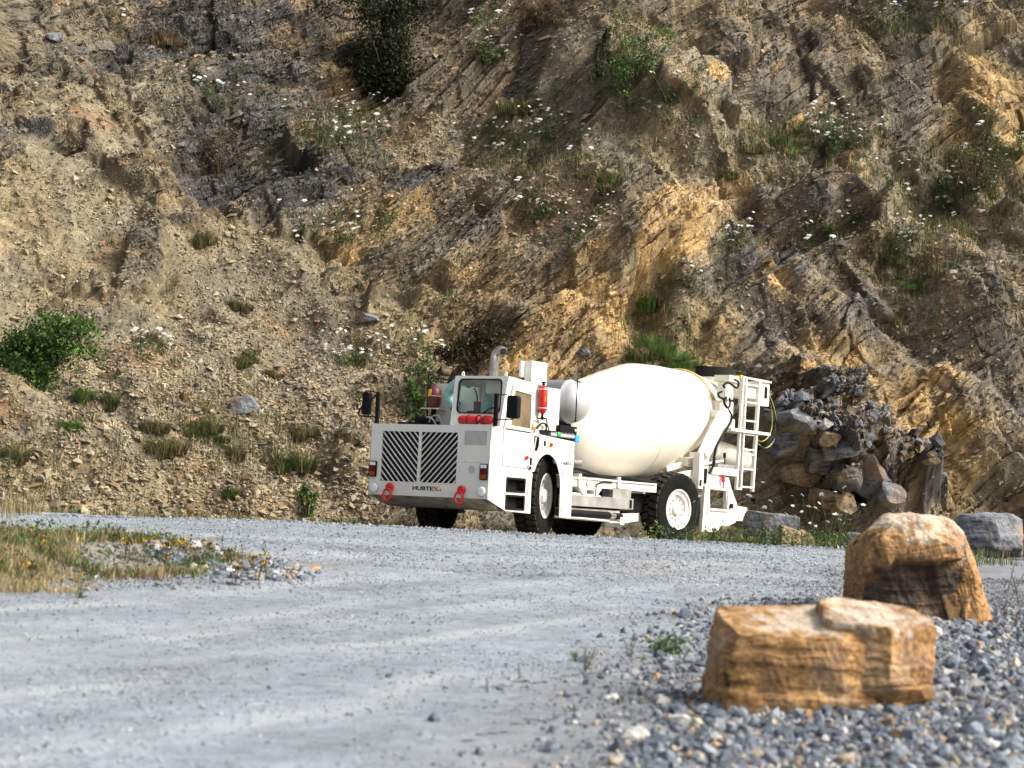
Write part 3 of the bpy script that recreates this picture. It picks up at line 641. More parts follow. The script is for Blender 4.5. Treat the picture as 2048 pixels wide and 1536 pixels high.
vs.build('vent_slats', W_, vv)
MB().box((0.615, -0.002, 1.060), (0.95, 0.004, 1.066)).box((-0.80, -0.002, 0.727), (0.50, 0.004, 0.731)).each('panel_seam', M['grey'], T)
bl = MB()
for u, z in ((.66, 1.078), (.91, 1.07), (-.95, 1.47), (.57, 1.30), (.57, .93), (-.5, .70), (.45, .61), (.62, .73), (-.98, .77), (.97, 1.47)): bl.cyl((u, 0.002, z), (u, -0.006, z), 0.008, 8)
bl.each('panel_bolt', M['grey'], T)
MB().cyl((.79, 0.002, .967), (.79, -.008, .967), 0.055, 24).build('horn_cover', M['grey'], T)
for u0, u1, z0, z1 in ((-1.073, -0.943, 0.805, 1.042), (0.945, 1.075, 0.815, 1.050)):
    lc = MB().plate(rrect(u0, z0, u1, z1, .022), [], lambda a, b: (a, -0.030, b), lambda a, b: (a, 0.001, b)).build('light_cluster', BK, T)
    a, b = u0 + .014, u1 - .014; h = z1 - z0
    MB().box((a, -.036, z1 - .014), (b, -.028, z1 - .27 * h)).build('reversing_lens', M['whitelens'], lc, bevel=.003)
    MB().box((a, -.036, z1 - .275 * h), (b, -.028, z1 - .66 * h)).build('brake_lens', M['redlens'], lc, bevel=.003)
    MB().box((a, -.036, z1 - .665 * h), (b, -.028, z0 + .014)).build('indicator_lens', M['amberlens'], lc, bevel=.003)
for u, z in ((-.97, .642), (.985, .652)):
    hl = MB().lathe([(0, .075), (.020, .079), (.024, .074), (.024, .0)], (u, 0.001, z), (0, -1, 0), 28).build('headlight', M['grey'], T, 40)
    MB().lathe([(0, .071), (.010, .064), (.016, .045), (.019, .02), (.020, 0)], (u, -.0235, z), (0, -1, 0), 28).build('lens', M['whitelens'], hl, 60)
for u in (-.667, .640):
    th = MB().cyl((u, 0.001, .660), (u, -.055, .660), .062, 20).cyl((u - .05, -.03, .668), (u + .062, -.03, .668), .030, 14).build('tow_hook', M['red'], T, 40, .006)
    MB().torus((u - .012, -.065, .545), (.35, -1, .12), .060, .018, 26, 10, 1.45, (0, 0, 1)).build('ring', M['red'], th, 60)
def lettering(s, name, mat, x0, x1, z0, h, fn, parent, bold=0.032):
    cu = bpy.data.curves.new('text', 'FONT'); cu.body = s; cu.size = 1; cu.offset = bold; cu.extrude = 0.004; cu.resolution_u = 3
    o = bpy.data.objects.new('text', cu); COL.objects.link(o); bpy.context.view_layer.update()
    me = bpy.data.meshes.new_from_object(o.evaluated_get(bpy.context.evaluated_depsgraph_get())); bpy.data.objects.remove(o)
    co = np.array([v.co[:] for v in me.vertices]); mn, mx = co.min(0), co.max(0)
    for v, c in zip(me.vertices, co):
        a = x0 + (c[0] - mn[0]) / (mx[0] - mn[0]) * (x1 - x0); b = z0 + (c[1] - mn[1]) / (mx[1] - mn[1]) * h
        v.co = fn(a, b, 0.001 + .002 * (c[2] > 0))
    me.materials.append(mat); o = bpy.data.objects.new(name, me); COL.objects.link(o); o.parent = parent
    return o
front = lambda a, b, d: (a, -d, b)
side = lambda a, b, d: (H + d, a, b)
def maker_name(x0, x1, z0, h, fn):
    t = lettering('HUBTE', 'lettering', M['void'], x0, x0 + .765 * (x1 - x0), z0, h, fn, T)
    xa, xb = x0 + .775 * (x1 - x0), x1; wd = (xb - xa) * .30
    def sheet(P): return MB().plate(P, [], lambda a, b: fn(a, b, .003), lambda a, b: fn(a, b, -.001))
    sheet([(xb - wd, z0), (xb, z0), (xa + wd + (xb - xa) * .12, z0 + h * .56), (xa + wd * .6 + (xb - xa) * .06, z0 + h * .44)]).build('letter_stroke', M['void'], t)
    MB().plate([(xa, z0), (xa + wd, z0), (xb, z0 + h), (xb - wd, z0 + h)], [], lambda a, b: fn(a, b, .0045), lambda a, b: fn(a, b, .0032)).build('letter_stroke', M['orange'], t)
    MB().plate([(xa, z0 + h), (xa + wd, z0 + h), ((xa + xb) / 2, z0 + h * .58), ((xa + xb) / 2 - wd * .7, z0 + h * .42)], [], lambda a, b: fn(a, b, .0062), lambda a, b: fn(a, b, .0046)).build('letter_stroke', M['red'], t)
    r = h * .26; cxx = x1 + r * 1.3
    sheet([(cxx + r * math.cos(i * .3927), z0 + r + r * math.sin(i * .3927)) for i in range(16)]).build('letter_dot', M['red'], t)
maker_name(-.262, .225, .633, .060, front)

# side skin of the front body, left and right
def side_sheet(name, s, outer, holes, mat, th=.014, parent=T, off=0.0):
    return MB().plate(outer, holes, lambda a, b: (s * (H + off), a, b), lambda a, b: (s * (H + off - th), a, b)).build(name, mat, parent)
for s in (1, -1):
    sk = side_sheet('side_skin', s, [(0.0, .545), (.478, .390), (1.128, .372), (1.122, .80), (1.14, .96), (1.10, .98), (1.10, 1.60), (0.0, 1.60)], [[(.475, .688), (.938, .682), (.938, .872), (.475, .872)], [(.472, .428), (.934, .424), (.934, .618), (.472, .620)]] if s > 0 else [], W_)
    if s > 0:
        for za, zb in ((.668, .885), (.410, .632)):
            bx = MB(); bx.plate(rrect(.455, za, .955, zb, .02), [rrect(.490, za + .030, .922, zb - .030, .012)], lambda a, b: (H + .012, a, b), lambda a, b: (H - .012, a, b))
            bx.box((H - .13, .48, za + .02), (H - .10, .93, zb - .02)).box((H - .13, .48, za + .016), (H - .015, .93, za + .022)); bx.build('step_box', BK, T)
    # wheel-house panel with its arch
    arch = [(1.525 + .392 * math.cos(t), .74 + .535 * math.sin(t)) for t in np.linspace(math.pi, 0, 26)]
    hole = [(1.205 + .078 * math.cos(t), 1.46 + .170 * math.sin(t)) for t in np.linspace(0, 2 * math.pi, 22)[:-1]]
    o = [(1.102, .985)] + [(1.102, 1.565), (2.240, 1.500), (2.240, .330), (1.925, .345)] + arch[::-1][:-4] 
    side_sheet('wheel_panel', s, o, [hole] if s > 0 else [], W_)
    MB().box((s * (H - .015), 2.215, .335), (s * (H - .20), 2.238, 1.49)).box((s * (H - .015), 1.95, .345), (s * (H - .10), 2.213, .36)).build('panel_return', W_, T)
    tub = MB().box((s * .34, 1.06, 1.31), (s * (H - .016), 2.2, 1.32))
    tub.box((s * .32, 1.06, .50), (s * .34, 2.2, 1.5)).box((s * .34, 2.40, .52), (s * .96, 2.42, 1.45)).box((s * .34, 2.2, 1.30), (s * .9, 2.40, 1.31)); tub.build('wheel_arch', BK, T)
MB().box((-H + .02, 1.0, 1.32), (H - .14, 2.2, 1.47)).build('deck_plate', UN, T)
MB().plate([(1.20 + .075 * math.cos(t), 1.46 + .166 * math.sin(t)) for t in np.linspace(0, 2 * math.pi, 22)[:-1]], [], lambda a, b: (H - .05, a, b), lambda a, b: (H - .06, a, b)).build('recess', BK, T)
MB().tube(spline([(H - .03, 1.23, 1.62), (H - .03, 1.215, 1.5), (H - .035, 1.19, 1.35)]), .02, 8).build('recess_hose', M['grey'], T, 60)
# small things on the side
dec = MB().box((H + .002, 1.53, 1.385), (H + .004, 1.62, 1.455)).build('warning_label', M['orange'], T)
MB().cyl((H + .004, 1.585, 1.42), (H + .03, 1.585, 1.42), .024, 12).build('stop_button', M['red'], dec, 40)
MB().box((H + .0041, 1.535, 1.39), (H + .0052, 1.56, 1.45)).build('label_band', M['yellow'], dec)
MB().box((H + .002, 1.735, 1.17), (H + .004, 1.925, 1.455)).build('data_plate', M['plate'], T)
MB().box((H + .002, 2.04, 1.25), (H + .004, 2.15, 1.40)).build('data_plate', M['grey'], T)['label'] = 'pale grey data plate'
maker_name(1.945, 2.185, 1.135, .048, side)
for v, z in ((1.96, 1.02), (1.965, .466), (1.028, .80), (1.028, .70)):
    MB().plate(rrect(v - .020, z - .045, v + .020, z + .045, .01), [], lambda a, b: (H + .008, a, b), lambda a, b: (H - .002, a, b)).box((H + .008, v - .012, z + .006), (H + .012, v + .012, z + .034)).box((H + .008, v - .012, z - .034), (H + .012, v + .012, z - .006)).build('side_marker', M['grey'], T)
MB().box((H + .001, 1.40, 1.39), (H + .012, 1.44, 1.47)).build('switch_plate', BK, T)

# cab
vf = lambda z: 0.217 + (z - 1.592) * (0.172 / 0.761)      # raked front
UL = 0.165
cab = MB()
fr_o = [(UL + .035, 1.585), (H, 1.585), (H, 2.352), (UL - .035, 2.352)]
wl = [(a, b) for a, b in rrect(.235, 1.790, 1.018, 2.312, .075)]
wl = [(a - .06 * (b - 1.79) / .52 + .035, b) for a, b in wl]
cab.plate(fr_o, [wl], lambda a, b: (a, vf(b), b), lambda a, b: (a, vf(b) + .04, b))
cab.plate([(vf(2.352) + .001, 2.352), (1.045, 2.300), (1.045, 1.585), (vf(1.585) + .001, 1.585)], [[(.468, 1.618), (.990, 1.600), (.972, 2.145), (.528, 2.175)]], lambda a, b: (H - .002, a, b), lambda a, b: (H - .032, a, b))
cab.plate([(vf(2.352) + .041, 2.35), (1.045, 2.298), (1.045, 1.3), (.26, 1.3)], [[(.42, 1.66), (.97, 1.66), (.97, 2.22), (.50, 2.22)]], lambda a, b: (UL - .02, a, b), lambda a, b: (UL + .0, a, b))
cab.add([(UL - .035, .389, 2.3525), (H, .389, 2.3525), (H, 1.047, 2.3005), (UL - .035, 1.047, 2.3005), (UL - .035, .389, 2.325), (H, .389, 2.325), (H, 1.047, 2.272), (UL - .035, 1.047, 2.272)],
        [(0, 1, 2, 3), (4, 7, 6, 5), (0, 4, 5, 1), (1, 5, 6, 2), (2, 6, 7, 3), (3, 7, 4, 0)])
cab.plate([(UL - .02, 1.3), (H - .035, 1.3), (H - .035, 2.271), (UL - .02, 2.271)], [[(.24, 1.66), (.99, 1.66), (.99, 2.20), (.24, 2.20)]], lambda a, b: (a, 1.015, b), lambda a, b: (a, 1.043, b))
cb = cab.build('cab', W_, T)
MB().plate(wl, [[(.62 + (a - .62) * .955, 2.051 + (b - 2.051) * .935) for a, b in wl]], lambda a, b: (a, vf(b) - .010, b), lambda a, b: (a, vf(b) + .012, b)).build('windscreen_seal', BK, cb)
MB().plate([(.62 + (a - .62) * .97, 2.051 + (b - 2.051) * .96) for a, b in wl], [], lambda a, b: (a, vf(b) + .002, b), lambda a, b: (a, vf(b) + .008, b)).build('windscreen', M['glass'], cb)
for u in (.243, 1.01): MB().torus((u, .42, 2.385), (.3, 1, 0), .026, .011, 18, 8).box((u - .025, .40, 2.345), (u + .025, .44, 2.362)).build('lifting_eye', W_, cb, 60)
MB().lathe([(0, .03), (.02, .028), (.03, .01), (.03, 0)], (.55, .55, 2.34), (0, 0, 1), 14).build('beacon', M['green'], cb, 50)
# in the cab
sv = MB().plate(rrect(.62, 2.10, 1.0, 2.27, .02), [], lambda a, b: (a, .50, b), lambda a, b: (a, .515, b)).build('sun_visor', BG, cb)
seat = MB().plate(rrect(.55, 1.55, .98, 2.05, .08), [], lambda a, b: (a + .06, .84 + .1 * (b - 1.6), b), lambda a, b: (a + .06, .95 + .1 * (b - 1.6), b)).box((.58, .50, 1.42), (1.0, .92, 1.52)).build('driver_seat', BK, cb, bevel=.01)
swh = MB().torus((.78, .42, 1.78), (0, -.75, .66), .155, .014, 28, 8).cyl((.78, .42, 1.78), (.78, .36, 1.56), .022, 10).bar((.63, .42, 1.78), (.93, .42, 1.78), .02, .01).build('steering_wheel', BK, cb, 60)
MB().tube(spline([(.36, .86, 1.45), (.42, .80, 1.75), (.44, .82, 2.0), (.40, .90, 2.12)]), .085, 14).build('air_duct', M['mint'], cb, 60)
MB().cyl((.26, .80, 1.80), (.26, .80, 2.0), .055, 14).tube(spline([(.26, .8, 2.0), (.25, .78, 2.12), (.22, .75, 2.2)]), .012, 8).build('cab_extinguisher', M['maroon'], cb, 50)
MB().box((.33, .45, 1.72), (.44, .48, 1.84)).bar((.385, .46, 1.55), (.385, .46, 1.73), .03).build('display', BK, cb)
MB().box((UL + .01, .30, 1.50), (H - .05, .52, 1.60)).box((UL + .01, .95, 1.3), (H - .05, 1.0, 1.70)).build('dashboard', M['grey'], cb)
# door
dr = MB()
do = [(.325, 1.045), (1.018, 1.035), (1.018, 2.215), (.505, 2.245), (.318, 1.60)]
di = [(.480, 1.640), (.985, 1.622), (.972, 2.125), (.540, 2.160)]
dr.plate(do, [di], lambda a, b: (H + .018, a, b), lambda a, b: (H + .001, a, b))
door = dr.build('door', W_, T, bevel=.003)
MB().plate([(.468, 1.620), (.995, 1.602), (.984, 2.142), (.530, 2.178)], [di], lambda a, b: (H + .026, a, b), lambda a, b: (H + .0182, a, b)).build('window_frame', CR, door)
MB().plate(di, [], lambda a, b: (H + .012, a, b), lambda a, b: (H + .007, a, b)).build('window', M['doorglass'], door)
MB().bar((H + .022, .33, 1.585), (H + .022, 1.0, 1.565), .012, .014).build('door_seam', BK, door)
MB().bar((H + .02, .315, 1.60), (H + .02, .505, 2.25), .010, .010).build('door_hinge_strip', M['grey'], door)
MB().lathe([(0, .018), (.02, .018), (.026, .032), (.040, .03), (.044, 0)], (H + .016, .905, 1.19), (1, 0, 0), 16).build('door_knob', M['red'], door, 50)
MB().box((H + .018, .945, 1.065), (H + .05, 1.055, 1.085)).build('latch', CR, door, bevel=.003)
MB().box((H + .002, 1.045, 1.02), (H + .03, 1.06, 1.20)).box((H + .002, 1.015, 1.185), (H + .03, 1.0445, 1.20)).box((H + .002, 1.015, 1.02), (H + .03, 1.0445, 1.035)).build('latch_guard', BK, T)
MB().box((H + .019, .38, 1.37), (H + .0205, .56, 1.40)).build('door_text_line', M['plate'], door)

# mirrors
def mirror(u0, sgn):
    post = MB().box((u0 - .03, .07, 1.602), (u0 + .03, .11, 2.075)).build('mirror_post', BK, T, bevel=.004)
    return post
p1 = mirror(1.098, 1)
MB().plate(rrect(1.315, 1.715, 1.500, 2.045, .045), [], lambda a, b: (a, .04, b), lambda a, b: (a, .13, b)).build('mirror', BK, p1, bevel=.012)
MB().tube([(1.10, .09, 2.055), (1.27, .09, 2.06), (1.36, .09, 2.02)], .008, 8).tube([(1.10, .09, 1.70), (1.40, .09, 1.705), (1.41, .09, 1.73)], .008, 8).each('bracket', BK, p1)
p2 = mirror(-1.062, -1)
MB().plate(rrect(-1.325, 1.735, -1.195, 2.075, .04), [], lambda a, b: (a, .04, b), lambda a, b: (a, .12, b)).build('mirror', BK, p2, bevel=.012)
MB().tube([(-1.06, .09, 2.07), (-1.30, .09, 2.095), (-1.335, .09, 2.04)], .010, 8).tube([(-1.06, .09, 1.70), (-1.40, .09, 1.715), (-1.425, .09, 1.76), (-1.34, .09, 1.90)], .011, 8).tube([(-1.10, .08, 2.04), (-1.19, .07, 1.93), (-1.20, .07, 1.80)], .010, 8).each('bracket', BK, p2)

# things on the front deck
def bottle(name, p, q, r, mat, parent=T, cap=True):
    p, q = Vector(p), Vector(q); L = (q - p).length; d = (q - p) / L
    o = MB().lathe([(0, 0), (.01, r * .55), (.035, r * .86), (.07, r), (L - .09, r), (L - .05, r * .88), (L - .02, r * .55), (L, r * .25)], p, d, 26).build(name, mat, parent, 40)
    if cap: MB().lathe([(0, r * .28), (.04, r * .30), (.05, r * .45), (.075, r * .40), (.08, 0)], p + d * (L - .004), d, 14).build('valve', BK, o, 40)
    return o
b1 = bottle('suppressant_bottle', (.43, .10, 1.685), (.83, .10, 1.685), .068, M['red'], cap=False)
b2 = bottle('suppressant_bottle', (1.055, .075, 1.685), (.80, .14, 1.685), .068, M['red'], cap=False)
MB().torus((.62, .10, 1.685), (1, 0, 0), .070, .006, 22, 6).torus((.80, .10, 1.685), (1, 0, 0), .071, .010, 22, 6).each('bottle_strap', BK, b1)
MB().torus((.93, .107, 1.685), (.97, -.25, 0), .070, .006, 22, 6).build('bottle_strap', BK, b2)
MB().box((.40, .05, 1.602), (1.06, .16, 1.622)).build('bottle_tray', W_, T)
# left rear of the front deck
MB().box((-.74, 1.02, 1.58), (.16, 1.05, 2.285)).build('bulkhead', W_, T)
ac = MB().lathe([(0, .05), (.02, .075), (.06, .095), (.20, .100), (.27, .093), (.32, .062), (.335, .025), (.365, .025), (.367, 0)], (-.614, .90, 1.90), (0, 0, 1), 26).build('accumulator', M['maroon'], T, 40)
MB().box((-.655, .799, 2.08), (-.605, .808, 2.18)).build('label_plate', M['yellow'], ac)
MB().torus((-.614, .90, 2.08), (0, 0, 1), .102, .006, 24, 6).build('clamp', M['grey'], ac)
MB().box((-.76, .76, 1.880), (-.46, 1.02, 1.895)).build('shelf', W_, T)
MB().cyl((-.60, .88, 1.60), (-.60, .88, 1.88), .04, 14).box((-.66, .80, 1.62), (-.52, .95, 1.70)).build('filter_post', BK, T)
MB().tube(spline([(.15, .72, 2.27), (-.05, .78, 2.295), (-.25, .86, 2.22), (-.34, .90, 2.10), (-.31, .92, 1.99), (-.22, .93, 1.92)]), .078, 16).build('intake_hose', M['mint'], T, 60)
MB().torus((-.23, .93, 1.935), (.8, .1, -.6), .088, .010, 22, 6).build('hose_clamp', BK, T)
MB().box((-.95, .45, 1.60), (-.30, .62, 1.655)).cyl((-.60, .50, 1.70), (-.45, .52, 1.70), .05, 14).cyl((-.62, .5, 1.60), (-.62, .5, 1.78), .035, 10).build('hydraulic_block', BK, T, bevel=.004)
MB().tube(spline([(-.52, .5, 1.70), (-.40, .5, 1.74), (-.30, .5, 1.68), (-.26, .5, 1.60)]), .012, 8).tube(spline([(-.45, .56, 1.60), (-.42, .58, 1.74), (-.30, .6, 1.76), (-.2, .6, 1.6)]), .012, 8).each('deck_hose', M['grey'], T, smooth=60)
MB().cyl((-.735, .9, 1.6), (-.735, .9, 2.42), .012, 8).tube([(-.735, .95, 2.37), (-.4, .97, 2.33), (-.1, .98, 2.30)], .010, 8).build('handrail', BK, T)
# exhaust
MB().tube(spline([(.165, 1.30, 1.60), (.170, 1.30, 2.0), (.178, 1.30, 2.45), (.195, 1.29, 2.68), (.235, 1.27, 2.775), (.33, 1.225, 2.812), (.41, 1.19, 2.785)], 10), .068, 20).build('exhaust_pipe', M['chrome'], T, 60)
MB().cyl((.408, 1.191, 2.786), (.4125, 1.189, 2.784), .058, 18).build('exhaust_mouth', M['void'], T)
# cabinets behind the cab
tw = MB().box((.82, 1.185, 1.62), (.95, 1.60, 2.648)).box((.78, 1.10, 2.40), (.8195, 1.56, 2.64)).build('tall_cabinet', W_, T, bevel=.006)
MB().box((.76, 1.20, 2.33), (.815, 1.24, 2.39)).build('cabinet_bracket', BK, tw)
MB().box((.55, 1.605, 1.64), (.945, 2.0, 2.285)).build('side_cabinet', BG, T, bevel=.008)
fe = bottle('fire_extinguisher', (1.03, 1.40, 2.30), (1.03, 1.405, 1.86), .068, M['red'])
MB().torus((1.03, 1.40, 2.235), (0, 0, 1), .070, .007, 24, 6).torus((1.03, 1.404, 1.955), (0, 0, 1), .070, .007, 24, 6).each('extinguisher_strap', M['rim'], fe)
MB().plate([(-.5, 2.05), (.35, 2.05), (.35, 2.13), (-.5, 2.13)], [], lambda a, b: (1.03 + .0705 * math.cos(a), 1.40 + .0705 * math.sin(a), b), lambda a, b: (1.03 + .066 * math.cos(a), 1.40 + .066 * math.sin(a), b)).build('extinguisher_label', M['yellow'], fe)
MB().cyl((1.03, 1.40, 2.28), (1.03, 1.40, 2.35), .022, 10).box((1.005, 1.375, 2.33), (1.055, 1.425, 2.352)).build('extinguisher_cap', BK, fe)
MB().box((.952, 1.36, 1.90), (.975, 1.44, 2.3)).build('extinguisher_bracket', M['steel'], fe)
MB().tube(spline([(1.03, 1.405, 1.78), (1.03, 1.45, 1.80), (1.03, 1.52, 1.80), (1.03, 1.545, 1.70), (1.02, 1.50, 1.60), (1.0, 1.42, 1.55)]), .010, 8).tube([(1.03, 1.405, 1.79), (1.03, 1.26, 1.80)], .010, 8).tube(spline([(1.0, 1.30, 1.62), (1.0, 1.42, 1.72), (1.0, 1.55, 1.72), (1.0, 1.60, 1.58)]), .012, 8).tube(spline([(1.0, 1.5, 1.74), (1.0, 1.62, 1.70), (1.0, 1.66, 1.56)]), .009, 8).each('side_hose', BK, T, smooth=60)
MB().lathe([(0, .0), (.01, .12), (.05, .20), (.30, .22)], (.98, 1.30, 1.70), (-1, 0, 0), 24).build('air_filter', M['grey'], T, 50)
MB().box((.97, 1.12, 1.585), (1.05, 1.22, 1.66)).cyl((1.0, 1.17, 1.6), (1.0, 1.17, 1.70), .03, 10).build('brass_fitting', M['brass'], T, 40)
MB().box((.70, 1.30, 1.50), (1.03, 1.60, 1.63)).build('pump_block', BK, T)
# valve row and black box at the rear of the side panel
MB().box((.70, 1.93, 1.50), (1.02, 2.40, 1.735)).build('battery_box', BK, T, bevel=.006)
vr = MB().cyl((1.04, 1.62, 1.575), (1.04, 2.28, 1.575), .028, 12)
for k in range(7): vr.cyl((1.04, 1.65 + k * .095, 1.575), (1.06, 1.66 + k * .095, 1.62), .022, 10)
vr.build('valve_row', M['grey'], T, 40)
MB().cyl((1.05, 1.78, 1.585), (1.05, 1.86, 1.585), .04, 14).build('valve_cap', M['green'], T, 40)
MB().box((1.022, 2.29, 1.500), (1.075, 2.40, 1.610)).build('valve_cap', M['blue'], T, bevel=.01)
MB().cyl((1.03, 2.33, 1.68), (1.045, 2.33, 1.68), .022, 12).build('gauge', M['rim'], T, 40)
# water tank lying across behind the cabinets
MB().lathe([(0, .02), (.02, .12), (.07, .215), (.14, .285), (.22, .322), (.30, .335), (.31, .345), (.335, .345), (.345, .335), (1.5, .335), (1.62, .22), (1.68, 0)], (.985, 2.72, 2.145), (-1, 0, 0), 44).build('water_tank', M['silver'], T, 50)
MB().cyl((.98, 2.41, 1.81), (.98, 2.41, 2.485), .010, 8).cyl((.98, 2.35, 2.445), (.98, 2.50, 2.43), .010, 8).cyl((.98, 2.39, 1.83), (.86, 2.55, 1.84), .010, 8).build('level_gauge', BK, T)
MB().box((.1, 2.55, 1.50), (.62, 2.85, 1.82)).build('tank_cradle', BK, T)

# drum
ax = Vector((0, math.cos(R(10.4)), math.sin(R(10.4)))); dO = Vector((0, 3.30, 1.59))
Lb = (5.77 - 3.30) / ax.y; Lc = (7.24 - 3.30) / ax.y; Ld = (8.26 - 3.30) / ax.y
dp = [(-.10, .30), (-.02, .45), (.15, .60), (.42, .715), (.72, .79)]
for i in range(0, 21):
    t = .95 + (Lc - .95) * i / 20
    a = np.interp(t, [.95, Lb, Lc], [.835, .995, .705])
    k = math.exp(-((t - Lb) / .42) ** 2) * .022
    dp.append((t, a - k))
dp += [(Lc + .02, .70), (Lc + .35, .625), (Lc + .75, .50), (Ld, .41), (Ld + .06, .40), (Ld + .06, .36), (Ld - .1, .36)]
dm = MB().lathe(dp, dO, ax, 72).build('drum', CR, T, 40)
for t_, r_ in ((Lb - .62, .931), (Lb + .62, .871)): MB().torus(dO + ax * t_, ax, r_, .0045, 72, 6).build('drum_seam', CR, dm, 60)
MB().torus(dO + ax * (Lc + .01), ax, .705, .035, 72, 10).build('drum_ring', M['ring'], dm, 60)
MB().torus(dO + ax * (Ld - .28), ax, .478, .012, 60, 8).torus(dO + ax * (Ld + .02), ax, .405, .018, 60, 8).each('drum_seam', CR, dm, smooth=60)
MB().cyl((.62, 2.34, 1.19), (.86, 2.55, 1.19), .03, 12).cyl((.9, 2.56, 1.19), (1.0, 2.62, 1.19), .045, 14).cyl((.95, 2.46, 1.21), (.95, 2.46, 1.32), .008, 6).build('drain_valve', M['grey'], T, 40)

# chassis
ch = MB()
for s in (1, -1):
    ch.box((s * .60, 2.24, .80), (s * .74, 6.3, .985)); ch.box((s * .56, 2.24, .985), (s * .78, 6.2, 1.0))
    ch.bar((s * .67, 6.1, .90), (s * .67, 7.4, 1.30), .14, .16)
ch.box((-.6, 2.5, .84), (.6, 2.7, .97)); ch.box((-.6, 4.6, .84), (.6, 4.8, .97)); ch.box((-.6, 6.0, .84), (.6, 6.2, .97))
ch.build('chassis', W_, T, bevel=.006)
MB().box((-.55, .9, .42), (.55, 4.2, .72)).box((-.75, 4.2, .50), (.75, 6.6, .80)).cyl((-.8, 5.51, .56), (.8, 5.51, .56), .12, 14).cyl((-.8, 1.56, .6), (.8, 1.56, .6), .12, 14).build('underframe', BK, T)
rl = MB()
for s in (1, -1): rl.box((s * .80, 2.24, .83), (s * .97, 4.95, .95)); rl.box((s * .78, 2.24, .95), (s * 1.0, 4.9, .975))
rl.build('side_rail', W_, T, bevel=.005)
MB().tube(spline([(.93, 2.24, 1.10), (.95, 2.7, 1.09), (.95, 3.3, 1.015), (.95, 4.0, 1.035), (.95, 4.6, 1.0), (.9, 4.95, 1.0)]), .022, 8).tube([(.85, 2.24, 1.03), (.88, 4.9, 1.01)], .03, 8).each('harness', BK, T, smooth=60)
bk = MB()
for v in (2.55, 3.70): bk.box((.90, v, .86), (1.01, v + .07, 1.03))
bk.plate([(2.55, .84), (3.25, .84), (3.1, .70), (2.72, .70)], [[(2.80, .72), (3.02, .72), (3.02, .79), (2.80, .79)]], lambda a, b: (1.0, a, b), lambda a, b: (.86, a, b))
bk.cyl((.985, 2.85, .895), (1.004, 2.85, .895), .045, 16)
bk.each('rail_bracket', W_, T, bevel=.003)
MB().tube(spline([(.99, 3.55, .93), (1.0, 3.3, .935), (1.0, 3.08, .88), (1.0, 3.05, .72), (.98, 3.06, .58)]), .011, 8).build('cable_loop', BK, T, 60)
MB().cyl((.95, 2.40, .715), (.95, 3.25, .70), .025, 12).build('hydraulic_rod', M['rim'], T, 50)
MB().box((.80, 2.30, .53), (1.05, 4.12, .70)).box((.80, 3.60, .701), (.98, 4.15, .86)).build('tool_box', ST, T, bevel=.006)
MB().box((.98, 3.25, .72), (1.0, 3.45, .83)).box((1.052, 4.0, .55), (1.062, 4.055, .68)).each('tool_box_latch', BK, T)
MB().box((.30, 2.25, .33), (1.0, 3.80, .50)).build('belly_tank', UN, T)
MB().cyl((1.03, 1.95, .425), (1.03, 3.42, .415), .055, 18).build('step_cylinder', BK, T, 40)
MB().cyl((1.03, 3.42, .415), (1.03, 3.60, .413), .042, 14).build('cylinder_rod', M['chrome'], T, 40)
MB().cyl((1.03, 3.60, .413), (1.03, 3.78, .411), .05, 14).build('cylinder_end', BK, T, 40)
MB().add([(.70, 2.2, .33), (1.08, 2.2, .33), (1.08, 3.78, .30), (.70, 4.9, .36), (.70, 2.2, .345), (1.08, 2.2, .345), (1.08, 3.78, .315), (.70, 4.9, .50)], [(0, 3, 2, 1), (4, 5, 6, 7), (0, 1, 5, 4), (1, 2, 6, 5), (2, 3, 7, 6), (3, 0, 4, 7)]).box((1.0, 3.70, .28), (1.08, 3.80, .40)).build('lower_skid', W_, T, bevel=.004)
MB().tube([(1.085, 2.2, .345), (1.09, 2.5, .348), (1.09, 3.3, .33), (1.07, 3.45, .30)], .016, 8).build('skid_rail', M['rim'], T)

